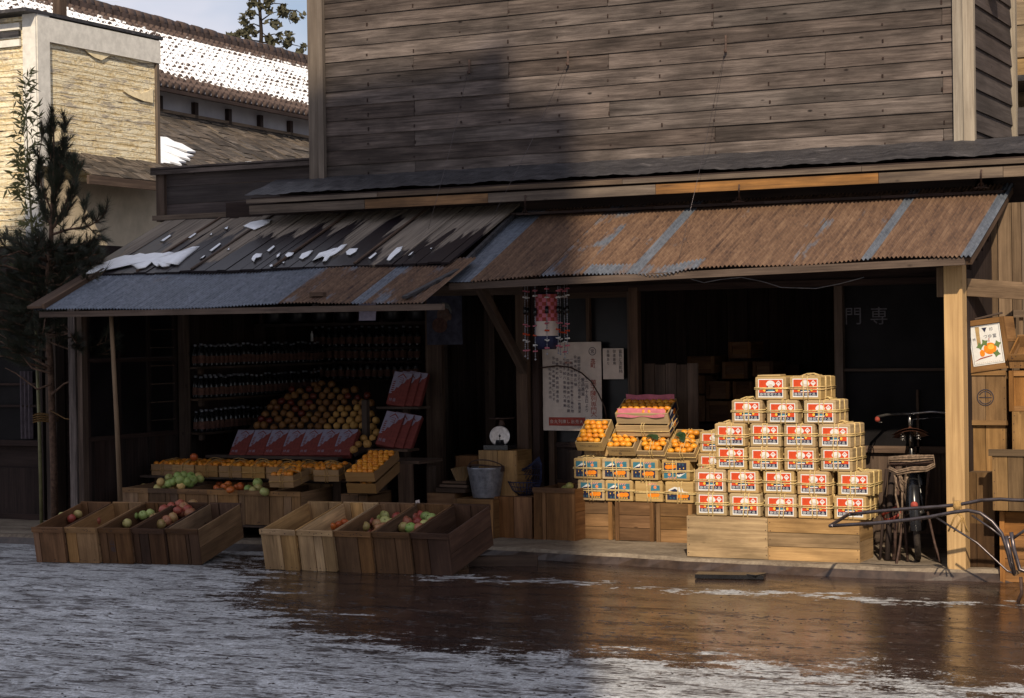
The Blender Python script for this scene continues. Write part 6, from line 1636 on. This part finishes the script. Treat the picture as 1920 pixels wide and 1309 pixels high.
for y in (YN-.08, -.27):
    b = MB(); b.M = Ci @ Matrix.Translation((foot.x+.95, y, .33)) @ Matrix.Rotation(math.pi/2, 4, 'X'); b.tube([(.31*math.cos(2*math.pi*k/36), .31*math.sin(2*math.pi*k/36), 0) for k in range(36)], .022, 8, closed=True); wo = b.build('wheel', MAT['rubber'], ct)
    b = MB(); b.M = Ci @ Matrix.Translation((foot.x+.95, y, .33)) @ Matrix.Rotation(math.pi/2, 4, 'X')
    for k in range(24): b.tube([(0, 0, .03*(1 if k % 2 else -1)), (.29*math.cos(2*math.pi*k/24), .29*math.sin(2*math.pi*k/24), 0)], .0016, 3)
    b.lathe([(0, -.05), (.02, -.05), (.02, .05), (0, .05)], 10); b.build('spokes', MAT['chrome'], wo)

# ================================================================== CRATES STACKED AT THE RIGHT EDGE
def rc(x0, x1, y0, y1, Yf, dp, col, label, n=2, vert=True, frame=False, rot=0.0, z0=None):
    p, q, tp = FY(x0, y1, Yf), FY(x1, y1, Yf), FY((x0+x1)/2, y0, Yf); zb_ = max(0.077 if Yf > .05 else .0, p.z) if z0 is None else z0
    return solid_crate(RT(((p.x+q.x)/2, Yf, zb_), 0, rot, 0), col, label, 'crates stacked at the right edge', q.x-p.x, dp, tp.z-zb_, vert=vert, n=n, frame=frame)
rc(1799, 1866, 982, 1078, .12, .34, (.22, .17, .15), 'lowest crate, tinted dark as in shade, right of the yellow post', 2, True)  # dark tint stands in for shade from things out of view
rc(1797, 1866, 886, 981, .13, .34, (.42, .36, .32), 'shade-tinted grey brown crate standing on the lowest dark one', 2, True, True)  # same shade put into this crate's tint
rc(1812, 1886, 797, 886, .30, .30, (.80, .68, .54), 'tan crate with rope marks below the circle stencilled crate', 2)
cc_ = rc(1809, 1888, 697, 797, .28, .30, (.72, .60, .48), 'brown crate stencilled with a circled cross', 2, True, False)
b = MB(); hh = .19; b.tube([(.055*math.cos(2*math.pi*k/28)+.0, -.001, hh+.055*math.sin(2*math.pi*k/28)) for k in range(28)], .0035, 4, closed=True)
b.tube([(.043*math.cos(.4+2.3*k/10), -.001, hh-.001+.043*math.sin(.4+2.3*k/10)) for k in range(11)], .003, 4); b.tube([(.043*math.cos(3.5+2.3*k/10), -.001, hh+.043*math.sin(3.5+2.3*k/10)) for k in range(11)], .003, 4)
b.tube([(-.042, -.001, hh), (.042, -.001, hh)], .003, 4); b.tube([(0, -.001, hh), (0, -.001, hh+.045)], .003, 4); b.build('circle_stencil', MAT['ink'], cc_)
for z in (.018, .36): b = MB(); b.box((0, -.006, z), (.285, .012, .033), 0); b.build('cross_batten', MAT['crate'], cc_).color = (.72, .6, .48, 1)
# tilted persimmon box on top
pA = FY(1817, 698, .27)
pbx = solid_crate(Matrix.Translation(pA+Vector((.145, 0, .012))) @ Euler((0, rad(-7.5), 0)).to_matrix().to_4x4() @ Matrix.Translation((0, 0, -.0)), (.80, .60, .42), 'tilted crate with a white persimmon label on top of the stack by the yellow post', 'crates stacked at the right edge', .292, .30, .355, vert=True, n=2, frame=2)
b = MB(); b.M = Matrix.Translation((0, -.0008, .178)) @ Matrix.Rotation(math.pi/2, 4, 'X')
rect(b, -.108, -.138, .108, .138, 0, .0004)
for x in (-.099, .099): rect(b, x-.001, -.13, x+.001, .13, 2, .001)
rect(b, -.099, -.131, .099, -.129, 2, .001); rect(b, -.099, .129, .099, .131, 2, .001)
rect(b, -.062, .0, -.034, .128, 8, .0015)                                   # torn strip showing the wood
b.poly([(-.036, .10), (-.022, .07), (-.028, .02), (-.036, .0)], 0, .002)
b.poly([(-.018, .118), (.018, .118), (.0, .085)], 2, .0014); b.text('印', .045, .102, .026, 2, .0014)
for i, ch in enumerate('つゆ富'): b.text(ch, .0+.032*i, .055, .030, 2, .0014)
b.text('柿', -.078, .045, .022, 2, .0014)
ell(b, .022, -.028, .044, .040, 5, .0018, 22); ell(b, -.035, -.055, .018, .024, 5, .0016, 16); ell(b, .028, -.018, .022, .018, 4, .0021, 16)
for cx, cy, a in ((-.01, .015, .5), (-.045, -.005, .2), (.062, -.068, -.3), (.075, -.005, .2)):
    b.poly([(cx+.028*math.cos(a+t)*(1 if k % 2 == 0 else .55), cy+.028*math.sin(a+t)*(1 if k % 2 == 0 else .55)) for k, t in enumerate((0, .8, 1.57, 2.4, 3.14, 3.9, 4.7, 5.5))], 10, .0023)
b.poly([(-.095, -.105), (-.05, -.085), (.03, -.075), (.03, -.081), (-.05, -.093)], 9, .0024); b.poly([(.018, .02), (.022, .045), (.026, .045), (.024, .018)], 9, .0024)
for k in range(12): rect(b, -.085+.014*k, -.122, -.077+.014*k, -.117, 7, .001)
b.build('persimmon_label', LM+[plain('leaf_print', (.11, .17, .06), .7, .2, .2, 40)], pbx)
b = MB(); b.beam((-.05, .02, .362), (.13, .02, .380), .06, .012); b.build('loose_slat', MAT['old'], pbx)
# right hand column
rc(1876, 1965, 960, 1078, -.02, .38, (.85, .56, .32), 'orange brown crate at the bottom of the right edge column', 3, False, True, z0=.0)
g_ = rc(1861, 1950, 850, 957, -.14, .38, (.52, .46, .40), 'grey weathered crate with vertical boards sticking out at the right edge', 3, True, False)
b = MB(); b.box((0, -.006, .385), (.35, .012, .045), 0); b.build('cross_batten', MAT['crate'], g_).color = (.55, .5, .45, 1)
rc(1898, 1980, 772, 848, .20, .36, (1.0, .82, .56), 'light yellow crate at the right edge above the grey one', 2, True, False)
t = rc(1893, 1972, 695, 771, .22, .34, (.80, .56, .34), 'crate with a frame of battens at the right edge', 2, True, 2)
t = new_crate(basis(FY(1933, 690, .24), (1, 0, 0), rad(22)), (.82, .60, .38), 'open empty crate tipped at the top of the right edge column', 'crates stacked at the right edge', .29, .34, .10)
rc(1893, 1980, 850, 957, .26, .30, (.4, .3, .25), 'dark crate behind the grey one at the right edge', 2)

# ================================================================== DIM POSTER on a board post inside the shop
q = FY(816, 700, 1.62); b = MB(); b.beam((q.x, 1.62, .075), (q.x, 1.62, 2.6), .05, .16, .5, upv=(1, 0, 0)); b.build('inner_post', MAT['old'], house)
M, w_, h_ = flat_M(801, 546, 866, 647, 1.535)
t = thing('poster', 'dim faded poster of a capped face hung on the dark inner post', 'poster', M)
b = MB(); b.grid(lambda u, v: ((u-.5)*w_, (v-.5)*h_, .003*math.sin(u*6+v*4)), 10, 10); b.build('sheet', plain('dim_blue_poster', (.045, .045, .065), .8, .1, .4, 12), t)
b = MB(); ell(b, -.01, .03, .060, .075, 0, .005, 20); ell(b, -.045, -.06, .075, .065, 1, .0062, 20); ell(b, .055, .01, .018, .03, 0, .0068, 12)
b.poly([(-.075, .085), (-.05, .125), (.0, .14), (.05, .12), (.078, .06), (.07, .035), (.045, .075), (.0, .095), (-.045, .092)], 2, .0075)
ell(b, -.035, .035, .006, .004, 2, .0075, 8); ell(b, .012, .033, .006, .004, 2, .0075, 8); b.poly([(-.03, -.005), (.01, -.006), (-.01, -.014)], 1, .0075)
b.build('printed_face', [plain('dim_tan_print', (.10, .062, .05), .8, .1, .3, 30), plain('dim_brown_print', (.075, .04, .034), .8, .1, .3, 30), MAT['black']], t)

# ================================================================== PLANTS
NEED = plain('pine_needles', (.026, .030, .018), .6, .3, .5, 4); BARK = plain('pine_bark', (.10, .06, .042), .9, .15, .45, 30, bump=.6); BAML = plain('bamboo_leaf', (.10, .10, .035), .6, .3, .4, 5); BAMS = plain('bamboo_stem', (.16, .15, .07), .5, .4, .3, 10)
def tuft(b, p, d, n_, L, spread=.75, m=0):
    d = Vector(d).normalized(); a = d.orthogonal().normalized(); c = d.cross(a)
    for _ in range(n_):
        t = R.uniform(0, 6.28); s_ = R.uniform(0, spread); q = (d*math.cos(s_)+(a*math.cos(t)+c*math.sin(t))*math.sin(s_)).normalized()
        o = Vector(p)-d*R.uniform(0, L*.9); e = o+q*L*R.uniform(.75, 1.15); w_ = q.orthogonal().normalized()*.0017
        b.add([o-w_, o+w_, e], [(0, 1, 2)], m, None, .5)
PY0 = .10
pt_ = thing('pine_tree', 'slim dark pine with bare lower trunk standing before the left corner of the shop', 'tree', Matrix.Translation((FY(102, 975, PY0).x, PY0, .07)))
Mi = pt_.matrix_world.inverted()
tr = [FY(x, y, PY0) for x, y in ((103, 975), (101, 880), (98, 780), (95, 680), (88, 600), (90, 520), (96, 440), (98, 380), (102, 300), (100, 235))]
tr[0].z = .06
b = MB(); b.M = Mi; b.tube(tr, [.034, .032, .030, .029, .028, .025, .020, .016, .010, .006], 10); trunk = b.build('trunk', BARK, pt_)
lim = MB(); lim.M = Mi; nd_ = MB(); nd_.M = Mi
def branch(pts, r0, dens, L=.095, Yo=0.0):
    P = [FY(x, y, PY0+Yo*k/(max(1, len(pts)-1))) for k, (x, y) in enumerate(pts)]
    lim.tube(P, [r0*(1-.7*k/(len(P)-1)) for k in range(len(P))], 6)
    for k in range(len(P)-1):
        for s_ in range(dens):
            f = R.random()
            if k == 0 and f < .35: continue
            q = P[k].lerp(P[k+1], f); d = (P[k+1]-P[k]).normalized()+Vector((R.uniform(-1, 1), R.uniform(-1, 1), R.uniform(-.3, 1.0)))*.8
            tip = q+d.normalized()*R.uniform(.02, .12); lim.tube([q, tip], .004, 4); tuft(nd_, tip, d, 46, L)
    tuft(nd_, P[-1], P[-1]-P[-2], 60, L*1.1)
branch([(98, 395), (112, 340), (118, 290), (122, 232)], .010, 19, .095); branch([(98, 380), (96, 320), (94, 262), (98, 222)], .010, 19, .095); branch([(98, 430), (84, 400), (70, 350), (76, 300)], .010, 16, .095); branch([(98, 430), (124, 400), (140, 350), (138, 300)], .010, 16, .095); branch([(98, 440), (100, 400), (108, 340), (106, 290)], .010, 16, .09)
branch([(98, 400), (78, 350), (72, 300), (80, 250)], .010, 5, .08); branch([(98, 430), (120, 390), (136, 345), (150, 315)], .012, 6); branch([(98, 350), (110, 320), (130, 300)], .008, 5)
branch([(97, 440), (130, 430), (165, 425), (190, 410), (200, 392)], .012, 5, .09, -.1); branch([(165, 425), (180, 440), (196, 450)], .006, 4, .08, -.1); branch([(150, 428), (160, 405), (156, 385)], .006, 4, .08)
for k in range(44):
    a = R.uniform(-1, 1); y0 = R.uniform(455, 640); x1 = 90+a*R.uniform(60, 120); y1 = y0-R.uniform(-25, 40)+R.uniform(0, 30)
    branch([(92, y0), ((92+x1)/2, y0-R.uniform(0, 25)), (min(x1, 150), y1+10)], .013, 8, .10, R.uniform(-.7, .5))
for k in range(14):
    y0 = 455+17*k; branch([(90, y0+15), (50, y0+5), (10, y0-8), (-40, y0-10)], .014, 9, .10, R.uniform(-.5, .3))
for k in range(12):
    y0 = R.uniform(450, 540); branch([(95, y0+25), (140, y0+10), (R.uniform(165, 200), y0-5)], .010, 8, .09, R.uniform(-.5, .1))
branch([(92, 600), (120, 590), (150, 575), (170, 560)], .010, 5, .09, -.4); branch([(90, 640), (130, 655), (175, 650), (222, 632)], .010, 7, .085, -.3); branch([(150, 655), (190, 665), (215, 650)], .006, 6, .085, -.3); branch([(120, 652), (150, 668), (180, 662)], .006, 6, .085, -.2)
for pts in (((95, 700), (60, 690), (20, 640), (-10, 620)), ((97, 740), (120, 720), (160, 705)), ((95, 690), (40, 660), (0, 640)), ((96, 720), (70, 730), (30, 700), (10, 690))):
    P = [FY(x, y, PY0-.1) for x, y in pts]; lim.tube(P, [.012, .009, .006, .004][:len(P)], 6)
lim.build('branches', BARK, trunk); nd_.build('needles', NEED, pt_)
bt = thing('bamboo', 'thin leafy bamboo stem tied up beside the dark pine at the far left', 'bamboo', Matrix.Translation((FY(60, 975, PY0+.12).x, PY0+.12, .07))); Mi = bt.matrix_world.inverted()
st_ = [FY(x, y, PY0+.12) for x, y in ((78, 975), (74, 800), (68, 640), (64, 500), (58, 400), (52, 300), (50, 220), (46, 150))]; st_[0].z = .06
b = MB(); b.M = Mi; b.tube(st_, [.016, .016, .014, .012, .009, .006, .004, .002], 8); b.build('stem', BAMS, bt)
lf = MB(); lf.M = Mi; tw = MB(); tw.M = Mi
for k in range(95):
    f = R.uniform(2.0, 6.95); i = int(f); p = st_[i].lerp(st_[i+1], f-i); tp = Vector((R.uniform(-1, .75), R.uniform(-.4, .4), R.uniform(.0, .9))).normalized(); L = R.uniform(.08, .30)*(1.15-.08*f)
    q = p+tp*L; tw.tube([p, p.lerp(q, .5)+Vector((0, 0, .02)), q], .002, 4)
    for s_ in range(7):
        o = p.lerp(q, R.uniform(.3, 1.0)); d = (tp*R.uniform(.2, 1)+Vector((R.uniform(-1, 1), R.uniform(-.6, .6), R.uniform(-.9, .5)))).normalized(); n1 = d.cross(Vector((R.uniform(-.5, .5), 1, .3))).normalized()
        l_ = R.uniform(.06, .12); w_ = l_*.10
        lf.add([o, o+d*l_*.35+n1*w_, o+d*l_, o+d*l_*.35-n1*w_], [(0, 1, 2, 3)], 0, None, .5)
lf.build('leaves', BAML, bt); tw.build('twigs', BAMS, bt)
b = MB(); b.M = Matrix.Identity(4)
for k in range(4): 
    c_ = tr[2].lerp(st_[1], .5)+Vector((0, .0, .02*k)); b.tube([c_+Vector((.11*math.cos(2*math.pi*j/18), .10*math.sin(2*math.pi*j/18), .008*math.sin(j))) for j in range(18)], .006, 5, closed=True)
b.tube([tr[2]+Vector((0, -.03, .05)), FY(122, 785, -.2), FY(140, 788, -.24)], .005, 5)
props(b.build('straw_tie', MAT['rope']), 'straw cord tying the pine and bamboo to the shop post', 'cord').color = (.2, .15, .12, 1)

# tree on the skyline
DBARK = plain('dark_far_bark', (.028, .022, .018), .9, .1, .3, 6); FLEAF = plain('olive_far_leaf', (.055, .052, .030), .7, .2, .4, 2)
tp0 = CAM+ray(488, 130)*52.0; sky_t = thing('broadleaf_tree', 'sparse dark tree against the sky above the distant tile roof', 'tree', Matrix.Translation((tp0.x, tp0.y, 0))); Mi = sky_t.matrix_world.inverted()
def TP(x, y, d_=0.0): return CAM+ray(x, y)*(52.0+d_)
b = MB(); b.M = Mi; b.tube([Vector((tp0.x, tp0.y, 0)), TP(488, 130), TP(490, 60), TP(486, 0), TP(484, -70)], [.10, .07, .05, .04, .02], 8); tk = b.build('trunk', DBARK, sky_t)
b = MB(); b.M = Mi; lv = MB(); lv.M = Mi
def clump(x, y, rx, ry, n_):
    for _ in range(n_):
        a = R.uniform(0, 6.28); rr_ = math.sqrt(R.random()); p = TP(x+rx*rr_*math.cos(a), y+ry*rr_*math.sin(a), R.uniform(-1, 1)*.5)
        s_ = R.uniform(.05, .12); d = Vector((R.uniform(-1, 1), R.uniform(-1, 1), R.uniform(-1, 1))).normalized(); e = d.orthogonal().normalized()
        lv.add([p-d*s_, p+e*s_*.5, p+d*s_, p-e*s_*.5], [(0, 1, 2, 3)], 0, None, .5)
for (sx, sy, ex, ey, cl) in ((488, 30, 455, 26, 4), (488, 60, 440, 70, 6), (488, 78, 448, 82, 5), (489, 85, 470, 96, 3), (488, 40, 530, 20, 4), (488, 70, 540, 68, 5), (489, 80, 575, 90, 6), (488, 20, 505, -6, 4), (488, 10, 468, 4, 4), (490, 95, 555, 105, 4), (487, 45, 520, 50, 4), (540, 20, 572, 30, 2), (530, 20, 545, 45, 3), (487, -20, 460, -40, 5), (487, -30, 515, -50, 5), (488, 60, 505, 80, 3), (488, 15, 540, 8, 3), (488, 50, 465, 50, 4)):
    b.tube([TP(sx, sy), TP((sx+ex)/2, (sy+ey)/2-5), TP(ex, ey)], [.025, .015, .008], 5)
    for k in range(cl):
        f = R.uniform(.35, 1.08); clump(sx+(ex-sx)*f+R.uniform(-9, 9), sy+(ey-sy)*f+R.uniform(-10, 8), R.uniform(4, 9), R.uniform(4, 8), R.randint(10, 20))
b.build('limbs', DBARK, tk); lv.build('crown', FLEAF, sky_t)

# ================================================================== LOOSE GRIT AND SLUSH CRUMBS ON THE ROAD (nobody could count them)
def crumbs(name, mat, n_, s0, s1, flat, where):
    b = MB(); k = 0
    while k < n_:
        x, y = where()
        s_ = R.uniform(s0, s1)*R.uniform(.6, 1.0); a = R.uniform(0, 6.28) if name == 'grit' else R.gauss(0, .25); e = R.uniform(1.0, 2.2) if name == 'grit' else R.uniform(1.5, 6)
        ca, sa = math.cos(a)*s_*e, math.sin(a)*s_*e
        P = [(x+ca*R.uniform(.7, 1.1), y+sa, R.uniform(-.002, .002)), (x-sa/e, y+ca/e, 0), (x-ca, y-sa*R.uniform(.7, 1.1), 0), (x+sa/e, y-ca/e, 0)]
        t = (x+R.uniform(-.3, .3)*s_, y+R.uniform(-.3, .3)*s_, s_*flat*R.uniform(.6, 1.2))
        b.add(P+[t], [(0, 1, 4), (1, 2, 4), (2, 3, 4), (3, 0, 4)], 0, None, R.random()); k += 1
    props(b.build(name, mat), kind='stuff')
def anywhere(): 
    p = GZ(R.uniform(-60, 1980), 1045+280*R.random()**1.3, 0); return p.x, p.y
def strewn():     # gathered along the street in wheel lines
    y = R.choice((-2.1, -2.6, -3.05, -3.5, -3.9, -4.4, -4.8, -5.2))+R.gauss(0, .07); p = GZ(R.uniform(-60, 1980), 1150, 0); return p.x*.9+R.uniform(-1.2, 1.2), y
def pale():
    while True:
        p = GZ(R.uniform(-60, 1980), R.uniform(1065, 1320), 0)
        if p.x < -.6-.0*p.y and p.y < -1.2 or p.y < -3.2+R.gauss(0, .25) or abs(p.y+1.12) < .12 and p.x > .2: return p.x, p.y
crumbs('grit', plain('road_grit', (.035, .026, .023), .8, .3, .5, 30), 800, .004, .011, .6, anywhere)
crumbs('wheel_dirt', plain('wheel_dirt', (.05, .038, .034), .85, .2, .5, 30), 2200, .004, .013, .35, strewn)
